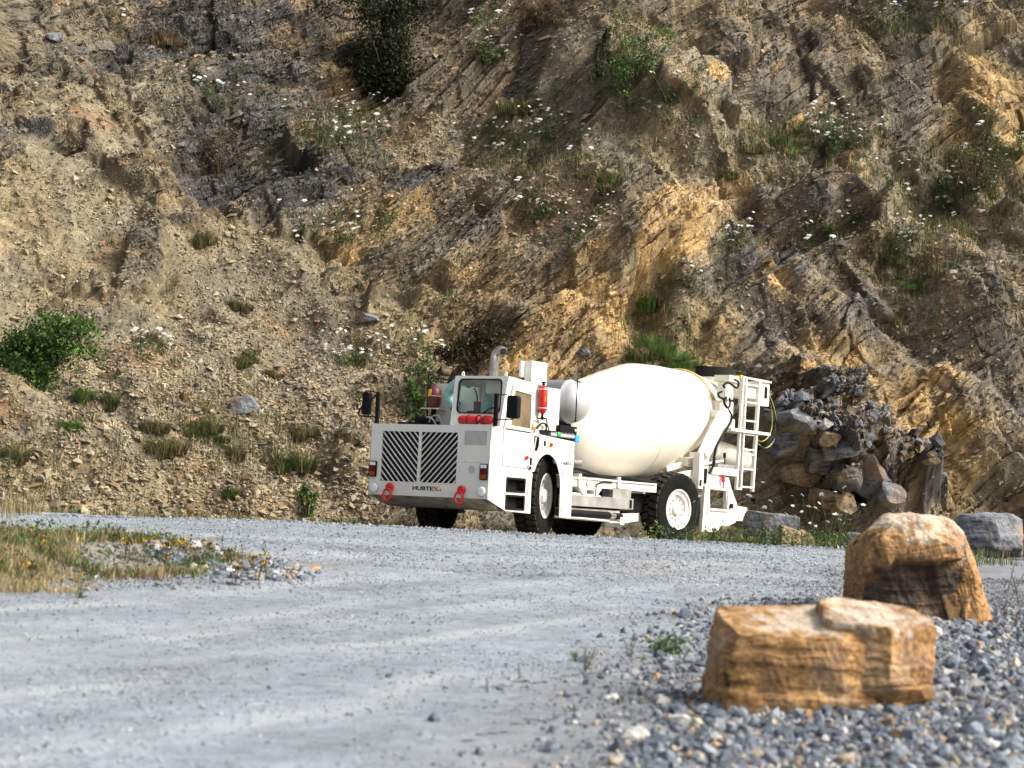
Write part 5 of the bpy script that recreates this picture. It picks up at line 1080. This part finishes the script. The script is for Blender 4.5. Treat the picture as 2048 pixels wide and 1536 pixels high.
for i, (px, py, rx, ry, cols, lb) in enumerate((
    (400, 470, 20, 28, OLIVE, 'lone dark green tussock in the middle of the upper left scree'), (465, 597, 24, 18, OLIVE, 'olive tussock on the scree above the paired tussocks'),
    (492, 712, 34, 24, GREEN, 'wide green tussock up the slope left of the mirror'), (178, 785, 18, 28, LIME, 'bright small tussock just right of the big green bush'),
    (220, 797, 20, 30, GREEN, 'second small tussock right of the big green bush'), (143, 845, 22, 22, LIME, 'thin light green tussock below the big green bush'),
    (300, 845, 34, 24, OLIVE, 'olive tussock at the upper left of the tussock row'), (318, 885, 36, 34, OLIVE, 'tall olive tussock at the lower left of the tussock row'),
    (385, 850, 40, 24, GREEN, 'long green tussock at the head of the tussock row'), (430, 868, 26, 18, GREEN, 'short green tussock in the middle of the tussock row'),
    (470, 900, 30, 28, OLIVE, 'round olive tussock at the end of the tussock row'), (572, 910, 46, 44, GREEN, 'large dark green tussock nearest the truck front'),
    (585, 850, 26, 24, OLIVE, 'small olive tussock above the large dark green one'), (545, 740, 20, 16, OLIVE, 'small tussock halfway between mirror and shrub slope'),
    (460, 978, 18, 24, GREEN, 'small green tussock low on the scree near the road'), (405, 805, 24, 14, STRAW, 'straw coloured tussock above the tussock row'),
    (300, 670, 22, 22, BROWN, 'dry brown tussock on the middle of the left slope'), (30, 900, 30, 30, OLIVE, 'olive tussock at the left edge above the road'),
    (1205, 350, 40, 24, GREEN, 'dark green tussock on the bench above the drum'), (1230, 375, 26, 18, OLIVE, 'olive tussock just below the bench tussock'),
    (1285, 605, 36, 34, LIME, 'bright tussock in the gully above the bright grass patch'), (1325, 690, 50, 34, LIME, 'large bright green grass tussock in the gully above the drum'),
    (1365, 720, 40, 30, LIME, 'bright green grass tussock right beside the black collar'), (1290, 700, 30, 26, GREEN, 'green tussock at the left of the bright gully grass'),
    (1580, 275, 50, 22, GREEN, 'green tussock on the ledge under the white flower patch'), (1500, 292, 40, 20, OLIVE, 'olive tussock on the left end of the flower ledge'),
    (1800, 515, 44, 22, GREEN, 'green tussock on the right bench beside the stones'), (1800, 630, 20, 20, OLIVE, 'olive tussock below the right bench'), (1465, 345, 20, 16, GREEN, 'small green tussock at the nose of the bench'),
    (1040, 205, 30, 30, OLIVE, 'olive tussock under the white flower cluster'), (330, 75, 50, 26, BROWN, 'dry brown tussock high on the left slope'), (1820, 560, 26, 16, LIME, 'light green tussock on the grey right bench'))):
    p = chit(px, py + ry * .5); k = p[1] / FPX
    tuft('grass_tussock', (p[0], p[1], p[2]), rx * k, ry * k * 1.7, int(260 + rx * 11), cols + (STRAW[:1] if cols is not LIME else OLIVE[:1]), 600 + i, lb, 'grass tussock', GT, width=.012)
def shrub(name, px, py, rx, ry, cols, seed, label, nleaf, lsize, clumps=40, dist=None, lowpx=None, depth=.6, cat='shrub', group=None, skirt=0.0, narrow=.5, subs=None):
    """bushy plant rooted on the slope: stems (each with its clump of foliage) and leaves"""
    p = chit(px, lowpx or py + ry * .8); k = p[1] / FPX; g = np.random.default_rng(seed)
    root = empty(name, p); tag(root, label, cat, group)
    c0 = np.array([0, -.25 * rx * k, (lowpx or py + ry * .8) * 0 + ((lowpx or py + ry * .8) - py) * k]); cc = []
    while len(cc) < clumps:
        q = g.uniform(-1, 1, 3)
        if np.linalg.norm(q) < 1 and np.linalg.norm(q) > g.uniform(0, .75): cc.append(q)
    cc = np.array(cc) * [rx * k, rx * k * depth, ry * k] + c0
    if subs:
        si = g.choice(len(subs), clumps, p=np.array([q[2] * q[3] for q in subs]) / sum(q[2] * q[3] for q in subs))
        u = g.normal(0, .58, (clumps, 3)); S_ = np.array(subs, float)[si]
        cc = np.stack([(S_[:, 0] - px + u[:, 0] * S_[:, 2]) * k, c0[1] + u[:, 1] * S_[:, 2] * k * depth, ((lowpx or py + ry * .8) - S_[:, 1] + u[:, 2] * S_[:, 3]) * k], -1)
    m = MB()
    for q in cc[:min(clumps, 34)]:
        mid = Vector(q) * .5 + Vector((g.normal(0, .04), g.normal(0, .04), .05)); m.tube([(0, 0, -.1), mid, q], .012, 5, False, [.022, .013, .005])
    m.build('stem', plain('twig', (.09, .065, .04), .9) if 'twig' not in M else M['twig'], root)
    w_ = g.uniform(.5, 1.5, clumps); w_ /= w_.sum(); ci = g.choice(clumps, nleaf, p=w_)
    sp = np.array([rx, rx * depth, ry * .8]) * k * .17
    P = cc[ci] + g.normal(0, 1, (nleaf, 3)) * sp; tint = g.uniform(.6, 1.45, clumps)[ci][:, None]
    V, F, c = leaves(P, lsize * g.uniform(.6, 1.4, nleaf), mixcol(nleaf, cols, g, .25) * tint, seed + 1, narrow=narrow)
    np_mesh('foliage', V, F, M['leaf'], c, False, root)
    return root
M['twig'] = plain('twig', (.09, .065, .04), .9)
DKG = [(.020, .030, .012), (.030, .040, .015), (.014, .022, .010), (.035, .035, .016)]
shrub('shrub', 765, 85, 82, 105, DKG, 701, 'large dark evergreen bush hanging at the top of the cliff', 12000, .085, 80, lowpx=165, subs=[(765, 20, 75, 60), (775, 85, 62, 60), (755, 140, 50, 45), (800, 160, 34, 26), (725, 95, 28, 46)])
shrub('shrub', 88, 695, 100, 72, GREEN + LIME[:1], 702, 'big bright green leafy bush on the left slope', 8500, .085, 90, lowpx=765, subs=[(55, 715, 56, 40), (130, 662, 46, 28), (90, 680, 56, 32), (30, 738, 42, 32), (75, 755, 30, 18), (160, 648, 24, 16)])
shrub('shrub', 955, 690, 58, 52, BROWN + DKG, 703, 'dry brown bush behind the exhaust pipe', 5200, .06, 60, lowpx=735, subs=[(950, 680, 55, 46), (920, 705, 36, 36), (985, 665, 40, 30)])
shrub('shrub', 840, 770, 36, 75, GREEN + LIME[:1], 704, 'thin leafy climbing plant behind the left mirror of the truck', 650, .075, 30, lowpx=845, narrow=.7)
shrub('shrub', 1265, 110, 52, 62, LIME + GREEN, 705, 'light green feathery shrub high above the drum', 2000, .07, 46, lowpx=165, subs=[(1250, 90, 30, 60), (1290, 125, 46, 40), (1262, 150, 40, 28), (1310, 90, 24, 30)])
shrub('shrub', 1200, 100, 14, 60, DKG, 706, 'narrow dark shrub left of the feathery one', 700, .06, 16, lowpx=150)
shrub('shrub', 1085, 22, 46, 30, BROWN + STRAW[2:], 707, 'dry reddish grass bush at the top edge of the cliff', 2400, .10, 26, lowpx=52, narrow=.15)
shrub('shrub', 610, 1000, 20, 36, GREEN + LIME[:1], 708, 'small green leafy plant beside the road left of the truck', 500, .06, 16, lowpx=1030)
shrub('shrub', 975, 112, 22, 20, OLIVE + GREEN, 709, 'small grey green bush full of white flowers on the upper cliff', 600, .05, 14, lowpx=125)
shrub('shrub', 1940, 330, 70, 60, OLIVE, 710, 'straggling olive bush under the right flower patch', 1500, .055, 30, lowpx=380)
shrub('shrub', 440, 310, 50, 60, BROWN + DKG[:1], 711, 'dark dry bush in the hollow of the upper left cliff', 1500, .06, 26, lowpx=350)

# ------------------------------------------------------------------ grass and low growth that nobody could count
def stuff_blades(name, P, h, lean, w, col, seed):
    V, F, c = blades(P, h, lean, w, col, seed); return tag(np_mesh(name, V, F, M['straw'], c), kind='stuff')
g = np.random.default_rng(90)
# dry growth on the face: clumps where earth has gathered
lushness = np.zeros(len(_vp))
for px, py, rx, ry, a in ((1270, 600, 50, 60, 1), (1330, 690, 80, 60, 1.2), (1580, 270, 90, 30, 1), (1690, 290, 70, 50, .8), (1920, 380, 130, 110, 1.3), (1800, 520, 90, 45, 1.1), (1210, 345, 60, 40, .8), (700, 290, 100, 50, .7), (1300, 190, 110, 60, 1), (1480, 300, 80, 40, 1),
        (1240, 120, 60, 90, .8), (1060, 330, 90, 90, .8), (620, 250, 80, 60, .5), (700, 480, 80, 50, .5), (1480, 490, 50, 30, .7), (1650, 470, 80, 40, .8), (1360, 580, 40, 40, .6), (420, 870, 200, 60, .6), (60, 960, 120, 70, .8), (1640, 1010, 160, 50, .5), (870, 600, 120, 90, .4), (1830, 60, 150, 60, .8), (990, 60, 60, 60, .6), (330, 70, 80, 40, .5), (1830, 620, 60, 60, .6), (2000, 620, 60, 60, .4)):
    lushness += a * np.exp(-((_vp[:, 0] - px) / rx) ** 2 - ((_vp[:, 1] - py) / ry) ** 2)
pr = (0.10 + .55 * (1 - vrock)) * (.15 + np.clip(fbm(_vP[:, 0] * 1.2, _vP[:, 2] * 1.2, 95, 3), 0, 1) * 1.6) * .55 + lushness * .9
pr *= (np.abs(_vp[:, 0] - 1024) < 1150) * (_vp[:, 1] > -120)
pick = g.choice(len(pr), 5200, p=pr / pr.sum()); nb = 11
idx_ = np.repeat(pick, nb); n = len(idx_)
P = _vP[idx_] + g.normal(0, .07, (n, 3)) * [1, .6, .35]; P[:, 2] -= .03
lu = np.clip(lushness[idx_] + g.normal(0, .25, n), 0, 1)[:, None] ; pickc = g.uniform(0, 1, n)[:, None]
col = np.where(pickc < .40 * lu + .10, mixcol(n, GREEN + LIME[1:2], g), np.where(pickc < .65, mixcol(n, OLIVE + BROWN[:1], g), mixcol(n, STRAW + BROWN, g)))
hh = np.repeat(g.uniform(.10, .42, len(pick)) * (.7 + .5 * np.clip(lushness[pick], 0, 1)), nb) * g.uniform(.5, 1.1, n)
stuff_blades('slope_grass', P, hh, g.uniform(.1, .8, n), g.uniform(.006, .016, n), col, 96)
# the grassy mound at the left
def in_mound(n, sx=2.15, sy=2.3, f=1.0):
    a = g.uniform(0, 6.283, n); q = np.sqrt(g.uniform(0, 1, n)) * f; x = -4.5 + sx * q * np.cos(a); y = 18.6 + sy * q * np.sin(a); return x, y
def gP(x, y): return np.stack([x, y, gz(x, y) - .01], -1)
cx0, cy0 = in_mound(2900, 2.3, 2.45); k = fbm(cx0 * 1.0, cy0 * 1.0, 97, 3) > -.26; k |= (cx0 < -4.0) & (cy0 < 18.6); k &= ~((cy0 > 19.3) & (g.uniform(0, 1, len(cx0)) < .75)); cx0, cy0 = cx0[k], cy0[k]
nb = 22; x = np.repeat(cx0, nb) + g.normal(0, .06, len(cx0) * nb); y = np.repeat(cy0, nb) + g.normal(0, .06, len(cx0) * nb); n = len(x)
ct = np.repeat(g.uniform(0, 1, len(cx0)), nb)[:, None]
col = np.where(ct < .36, mixcol(n, LIME + GREEN, g), np.where(ct < .6, mixcol(n, OLIVE, g), mixcol(n, STRAW, g)))
near = np.repeat((cy0 < 17.4) & (cx0 < -3.6), nb)[:, None]; col = np.where(near & (g.uniform(0, 1, (n, 1)) < .75), mixcol(n, [(.38, .30, .17), (.42, .33, .19), (.30, .24, .13)], g), col)
hs = np.repeat(g.uniform(.04, .16, len(cx0)) * (1 + .2 * (cx0 < -4.6)) * (1 - .5 * (cy0 > 19)), nb) * g.uniform(.5, 1.15, n)
stuff_blades('mound_grass', gP(x, y), hs, g.uniform(.1, .9, n), g.uniform(.005, .012, n), col, 98)
cx0 = np.concatenate([g.uniform(-5.2, -2.95, 620), g.uniform(-5.4, -3.9, 200)]); cy0 = np.concatenate([g.uniform(15.7, 16.7, 620) + .35 * (cx0[:620] + 4), g.uniform(16.5, 18.5, 200)]); nb = 20
x = np.repeat(cx0, nb) + g.normal(0, .05, len(cx0) * nb); y = np.repeat(cy0, nb) + g.normal(0, .06, len(cx0) * nb); n = len(x); ct = np.repeat(g.uniform(0, 1, len(cx0)) - .5 * (np.arange(len(cx0)) >= 620), nb)[:, None]
col = np.where(ct < .12, mixcol(n, LIME + GREEN, g), mixcol(n, [(.40, .32, .18), (.46, .37, .22), (.32, .25, .13)], g))
stuff_blades('dry_grass', gP(x, y), np.repeat(g.uniform(.05, .17, len(cx0)) * sm(-2.9, -3.5, cx0).clip(.4, 1), nb) * g.uniform(.5, 1.15, n), g.uniform(.2, 1.0, n), g.uniform(.004, .009, n), col, 107)
cx0 = g.uniform(-9.2, -6.0, 220); cy0 = g.uniform(25.5, 31, 220); k = road_mask(cx0, cy0) < .5; k |= cx0 < -5.6; cx0, cy0 = cx0[k], cy0[k]; nb = 9
x = np.repeat(cx0, nb) + g.normal(0, .06, len(cx0) * nb); y = np.repeat(cy0, nb) + g.normal(0, .06, len(cx0) * nb); n = len(x)
stuff_blades('tall_dry_grass', gP(x, y), g.uniform(.12, .42, n), g.uniform(.03, .28, n), g.uniform(.005, .010, n), mixcol(n, STRAW + OLIVE[:2] + STRAW[:1], g), 108)
n = 2600; x, y = in_mound(n, 2.3, 2.6); col = mixcol(n, GREEN + OLIVE + LIME[:1], g)
V, F, c = leaves(gP(x, y) + np.stack([0 * x, 0 * x, g.uniform(.0, .12, n)], -1), g.uniform(.02, .06, n), col, 99)
tag(np_mesh('mound_weeds', V, F, M['leaf'], c), kind='stuff')
# growth along the back edge of the road and the scree foot
cx0 = np.concatenate([g.uniform(2.2, 8.2, 1100), g.uniform(-9, 0.3, 480), g.uniform(3, 9, 200)]); cy0 = np.concatenate([g.uniform(30.2, 32.6, 1100), g.uniform(35.2, 38.2, 480), g.uniform(26, 31, 200)])
k = (fbm(cx0 * 1.4, cy0 * .8, 103, 3) > -.2) & ((cx0 > 2.0 + .3 * (cy0 - 29)) | (cx0 < .5)) & (road_mask(cx0, cy0 - .25) < .8); cx0, cy0 = cx0[k], cy0[k]
nb = 16; x = np.repeat(cx0, nb) + g.normal(0, .06, len(cx0) * nb); y = np.repeat(cy0, nb) + g.normal(0, .06, len(cx0) * nb); n = len(x); ct = np.repeat(g.uniform(0, 1, len(cx0)), nb)[:, None]
col = np.where(ct < .40, mixcol(n, GREEN + LIME[1:], g), np.where(ct < .7, mixcol(n, OLIVE, g), mixcol(n, STRAW, g)))
stuff_blades('verge_grass', gP(x, y), np.repeat(g.uniform(.06, .30, len(cx0)), nb) * g.uniform(.5, 1.1, n), g.uniform(.1, .7, n), g.uniform(.005, .011, n), col, 104)
n = 5200; x = g.uniform(2.0, 8.5, n); y = g.uniform(30.4, 32.8, n); k = fbm(x * 1.4, y * .8, 103, 3) > -.05; x, y = x[k], y[k]; n = len(x)
V, F, c = leaves(gP(x, y) + np.stack([0 * x, 0 * x, g.uniform(0, .26, n)], -1), g.uniform(.03, .08, n), mixcol(n, GREEN + LIME + OLIVE, g), 105)
tag(np_mesh('verge_weeds', V, F, M['leaf'], c), kind='stuff')

# ------------------------------------------------------------------ flowering plants, one by one
def merge(parts):
    V = []; F = []; c = []; b = 0
    for v, f, col in parts:
        V.append(np.asarray(v)); F += [[b + i for i in q] for q in f]; c.append(np.asarray(col)); b += len(v)
    return np.concatenate(V), F, np.concatenate(c)
def tube_part(pts, r, col, n=4):
    m = MB().tube(pts, r, n, False); return m.v, m.f, np.repeat(np.array([col]), len(m.v), 0)
def umbel_mesh(name, seed, nst, h, ur, col=(.80, .80, .74), stemc=(.07, .10, .035)):
    g = np.random.default_rng(seed); parts = []
    for k in range(nst):
        a = g.uniform(0, 6.283); sp = .16 + .30 * nst / 5; hh = h * g.uniform(.65, 1.1); tip = Vector((math.cos(a) * sp * g.uniform(.3, 1), math.sin(a) * sp * g.uniform(.3, 1), hh))
        parts.append(tube_part([(0, 0, -.05), tuple(tip * .5 + Vector((0, 0, .04))), tuple(tip)], .004, stemc))
        r = ur * g.uniform(.6, 1.15); tilt = Vector((g.normal(0, .3), g.normal(0, .3) - .75 * (ur < .09), 1)).normalized(); m = MB(); nf = 9
        e1 = tilt.orthogonal().normalized(); e2 = tilt.cross(e1)
        for q in range(15):
            rr = r * math.sqrt(q / 14); t = q * 2.4; c = tip + (e1 * math.cos(t) + e2 * math.sin(t)) * rr + tilt * (.22 * r * (1 - (rr / r) ** 2)); s_ = r * g.uniform(.22, .34)
            m.add([c + (e1 * math.cos(i * 1.256 + q) + e2 * math.sin(i * 1.256 + q)) * s_ + tilt * (.04 * r * (i % 2)) for i in range(5)], [(0, 1, 2, 3, 4)])
        parts.append((m.v, m.f, np.repeat(np.array([col]), len(m.v), 0) * g.uniform(.85, 1.05, (len(m.v), 1))))
    n = 10 * nst; P = np.stack([g.normal(0, .06, n), g.normal(0, .06, n), g.uniform(0, h * .5, n)], -1); V, F, c = leaves(P, g.uniform(.04, .09, n), mixcol(n, GREEN + OLIVE, g), seed, narrow=.35)
    parts.append((V, F.tolist(), c))
    V, F, c = merge(parts); o = np_mesh(name, V, F, M['leaf'], c)
    return o
protos = [umbel_mesh('wild_carrot', 800 + i, st, h, ur) for i, (st, h, ur) in enumerate(((2, .34, .036), (3, .38, .034), (4, .42, .036), (3, .30, .040), (6, .46, .032), (2, .26, .046)))]
used_ = [False] * len(protos)
def put(px_i, loc, rz, sc, label, cat, group):
    p = protos[px_i]
    if used_[px_i]: o = p.copy(); COL.objects.link(o)
    else: o = p; used_[px_i] = True
    o.location = loc; o.rotation_euler = (0, 0, rz); o.scale = (sc,) * 3
    return tag(o, label, cat, group)
FL = [(690, 260, 70, 36, 30, 'on the brown slope below the dark hanging bush'), (710, 460, 55, 34, 15, 'around the dark crack in the middle of the cliff'), (300, 695, 24, 16, 7, 'just right of the big green bush'), (640, 430, 60, 60, 8, 'on the scree left of the dark crack'),
      (1080, 270, 55, 40, 15, 'on the slope under the white flower bush'), (1050, 410, 50, 40, 14, 'on the scree in the middle of the cliff'), (1330, 180, 55, 40, 16, 'below the feathery green shrub'), (1670, 275, 55, 38, 26, 'on the ledge in the right half of the cliff'),
      (1975, 320, 45, 55, 30, 'at the right edge under the ochre wall'), (1880, 400, 60, 45, 24, 'on the grassy right shoulder of the cliff'), (1790, 480, 40, 24, 10, 'beside the stones of the right bench'), (1660, 460, 55, 25, 12, 'along the dark bench right of the ochre slab'),
      (1465, 495, 24, 18, 8, 'in the dark hollow below the ochre slab'), (1375, 570, 24, 18, 6, 'under the ochre slab above the gully'), (965, 55, 24, 24, 8, 'at the top of the cliff right of the dark bush'), (978, 112, 18, 12, 8, 'crowded on the small grey green bush'),
      (440, 190, 60, 40, 8, 'on the upper left cliff among the shale'), (1800, 40, 80, 30, 14, 'along the top right edge of the cliff'), (880, 690, 50, 20, 6, 'on the slope behind the cab'), (700, 725, 30, 16, 8, 'above the left mirror of the truck'), (1150, 450, 45, 25, 7, 'beside the round dark stone'), (240, 30, 40, 30, 4, 'at the top left corner of the cliff'), (980, 300, 50, 40, 7, 'on the brown slope in the centre of the cliff')]
seed_ = 0
for px, py, sx, sy, cnt, where in FL:
    for q in range(cnt):
        p = chit(px + g.normal(0, sx * .75), py + g.normal(0, sy * .75)); i = int(g.choice([0, 1, 2, 3, 4, 5], p=[.22, .22, .2, .16, .1, .1]))
        put(i, (p[0], p[1] - .05, p[2]), g.normal(0, .5), g.uniform(.9, 1.45), 'small white flowered umbel plant ' + where, 'wildflower', 'white flowers ' + where)
# tall white-flowered weeds along the back edge of the road, right
protos += [umbel_mesh('tall_umbel_weed', 820 + i, st, h, .036) for i, (st, h) in enumerate(((2, .75), (3, .80), (3, .6)))]; used_ += [False] * 3
for q, (px, y) in enumerate(((1590, 30.8), (1612, 30.2), (1640, 30.6), (1660, 30.0), (1676, 30.9), (1655, 31.4), (1625, 31.2), (1525, 30.6), (1428, 30.9), (1385, 31.3), (1690, 30.3), (1560, 30.9), (1702, 29.6))):
    d = ray(px, 1060); t = y / d[1]; x = d[0] * t
    put(6 + q % 3, (x, y, float(gz(x, y)) - .02), q * 1.3, .75 + .1 * (q % 4), 'tall white flowered weed at the road edge between the rear wheel and orange boulders', 'weed', 'tall weeds at the back edge of the road')
# yellow-flowered plants on the mound
def ragwort_mesh(seed):
    g = np.random.default_rng(seed); parts = []
    for k in range(5):
        a = g.uniform(0, 6.283); tip = Vector((math.cos(a) * g.uniform(.02, .10), math.sin(a) * g.uniform(.02, .10), g.uniform(.16, .30)))
        parts.append(tube_part([(0, 0, -.03), tuple(tip * .6), tuple(tip)], .003, (.08, .07, .03)))
        n = 14; P = np.array(tip)[None] + g.normal(0, .018, (n, 3)) * [1.3, 1.3, .6]; yl = g.uniform(0, 1, (n, 1)) < (.45 if k % 2 else .06)
        V, F, c = leaves(P, g.uniform(.016, .032, n), np.where(yl, np.array([[.72, .42, .015]]), np.array([[.075, .045, .02]])) * g.uniform(.8, 1.2, (n, 1)), seed + k, -.8, .9); parts.append((V, F.tolist(), c))
    n = 40; P = np.stack([g.normal(0, .05, n), g.normal(0, .05, n), g.uniform(0, .20, n)], -1); V, F, c = leaves(P, g.uniform(.03, .06, n), mixcol(n, GREEN + OLIVE + BROWN[:1], g), seed + 50, narrow=.3); parts.append((V, F.tolist(), c))
    V, F, c = merge(parts); return np_mesh('yellow_wildflower', V, F, M['leaf'], c)
b0 = len(protos); protos += [ragwort_mesh(840 + i) for i in range(4)]; used_ += [False] * 4
for q, (px, py) in enumerate(((75, 1085), (265, 1100), (288, 1105), (330, 1100), (350, 1102), (395, 1112), (412, 1108), (455, 1112), (476, 1108), (505, 1128), (530, 1138), (470, 1150), (330, 1120), (250, 1095), (375, 1108), (60, 1150), (160, 1165), (515, 1140))):
    p = ghit(px, py + 22); put(b0 + q % 4, (p[0], p[1], p[2] - .01), q * 1.7, .56 + .08 * (q % 4), 'small yellow and brown wildflower growing on the grassy mound at the left', 'wildflower', 'yellow wildflowers on the grassy mound')
# weeds in the right foreground and on the road edge
def weed(px, py, hpx, n, cols, seed, label, lsize, spread, narrow=.45, stems=3):
    p = ghit(px, py); k = p[1] / FPX; h = hpx * k; g = np.random.default_rng(seed); root = empty('weed', (p[0], p[1], p[2] - .01)); tag(root, label, 'weed')
    m = MB(); tips = []
    for i in range(stems):
        t = Vector((g.normal(0, spread * k), g.normal(0, spread * k), h * g.uniform(.7, 1.05))); tips.append(t); m.tube([(0, 0, -.02), tuple(t * .5 + Vector((0, 0, .02))), tuple(t)], .003, 5, False)
    m.build('stem', M['twig'], root)
    ti = g.integers(0, stems, n); f = g.uniform(.1, 1, n)[:, None]; P = np.array([tuple(t) for t in tips])[ti] * f + g.normal(0, spread * k * .25, (n, 3))
    P[:, 2] = np.abs(P[:, 2]); V, F, c = leaves(P, lsize * g.uniform(.6, 1.3, n), mixcol(n, cols, g), seed, .3, narrow); np_mesh('foliage', V, F, M['leaf'], c, False, root)
weed(1330, 1308, 44, 260, GREEN + LIME[:1], 901, 'bushy green weed on the gravel left of the low orange slab', .036, 26, stems=9)
weed(1260, 1318, 50, 60, STRAW + OLIVE, 902, 'dry thin weed left of the bushy green weed', .02, 14, .2)
weed(1170, 1345, 60, 80, LIME + STRAW[:1], 903, 'pale feathery weed on the road edge in the right foreground', .022, 22, .25, 6)
weed(1040, 1360, 40, 16, LIME, 904, 'single thin green sprout on the gravel road edge', .02, 5, .3, 1)
weed(976, 1390, 56, 14, GREEN, 905, 'tall thin stem with few leaves on the road edge, leftmost of the sprouts', .02, 4, .3, 1)
weed(1470, 1245, 54, 46, LIME + GREEN, 906, 'slender green weed standing above the low orange slab', .022, 6, .4, 2)
weed(1418, 1335, 70, 46, LIME + GREEN, 907, 'green weed at the left end of the low orange slab', .028, 8, .4, 2)
weed(2005, 1235, 110, 34, GREEN + BROWN, 908, 'tall leaning weed with a red stem at the right edge, past the tall boulder', .03, 22, .3, 2)
weed(2040, 1215, 70, 40, GREEN, 909, 'green weed at the right border beside the tall leaning one', .025, 16, .3, 2)
weed(1150, 1322, 20, 60, GREEN, 910, 'low flat green weed on the road edge', .02, 16, .5, 4)
weed(1230, 1410, 24, 40, GREEN + OLIVE, 911, 'tiny low weed in the coarse gravel left of the slab', .02, 14, .5, 3)
weed(1450, 1240, 16, 80, OLIVE + LIME, 912, 'creeping weed patch behind the low orange slab', .018, 30, .5, 5)
weed(535, 1115, 36, 30, GREEN, 913, 'small upright green weed at the tip of the mound', .03, 6, .3, 2)
weed(160, 1200, 24, 60, GREEN + LIME, 914, 'low green weed on the gravel at the near edge of the mound', .028, 14, .4, 4)
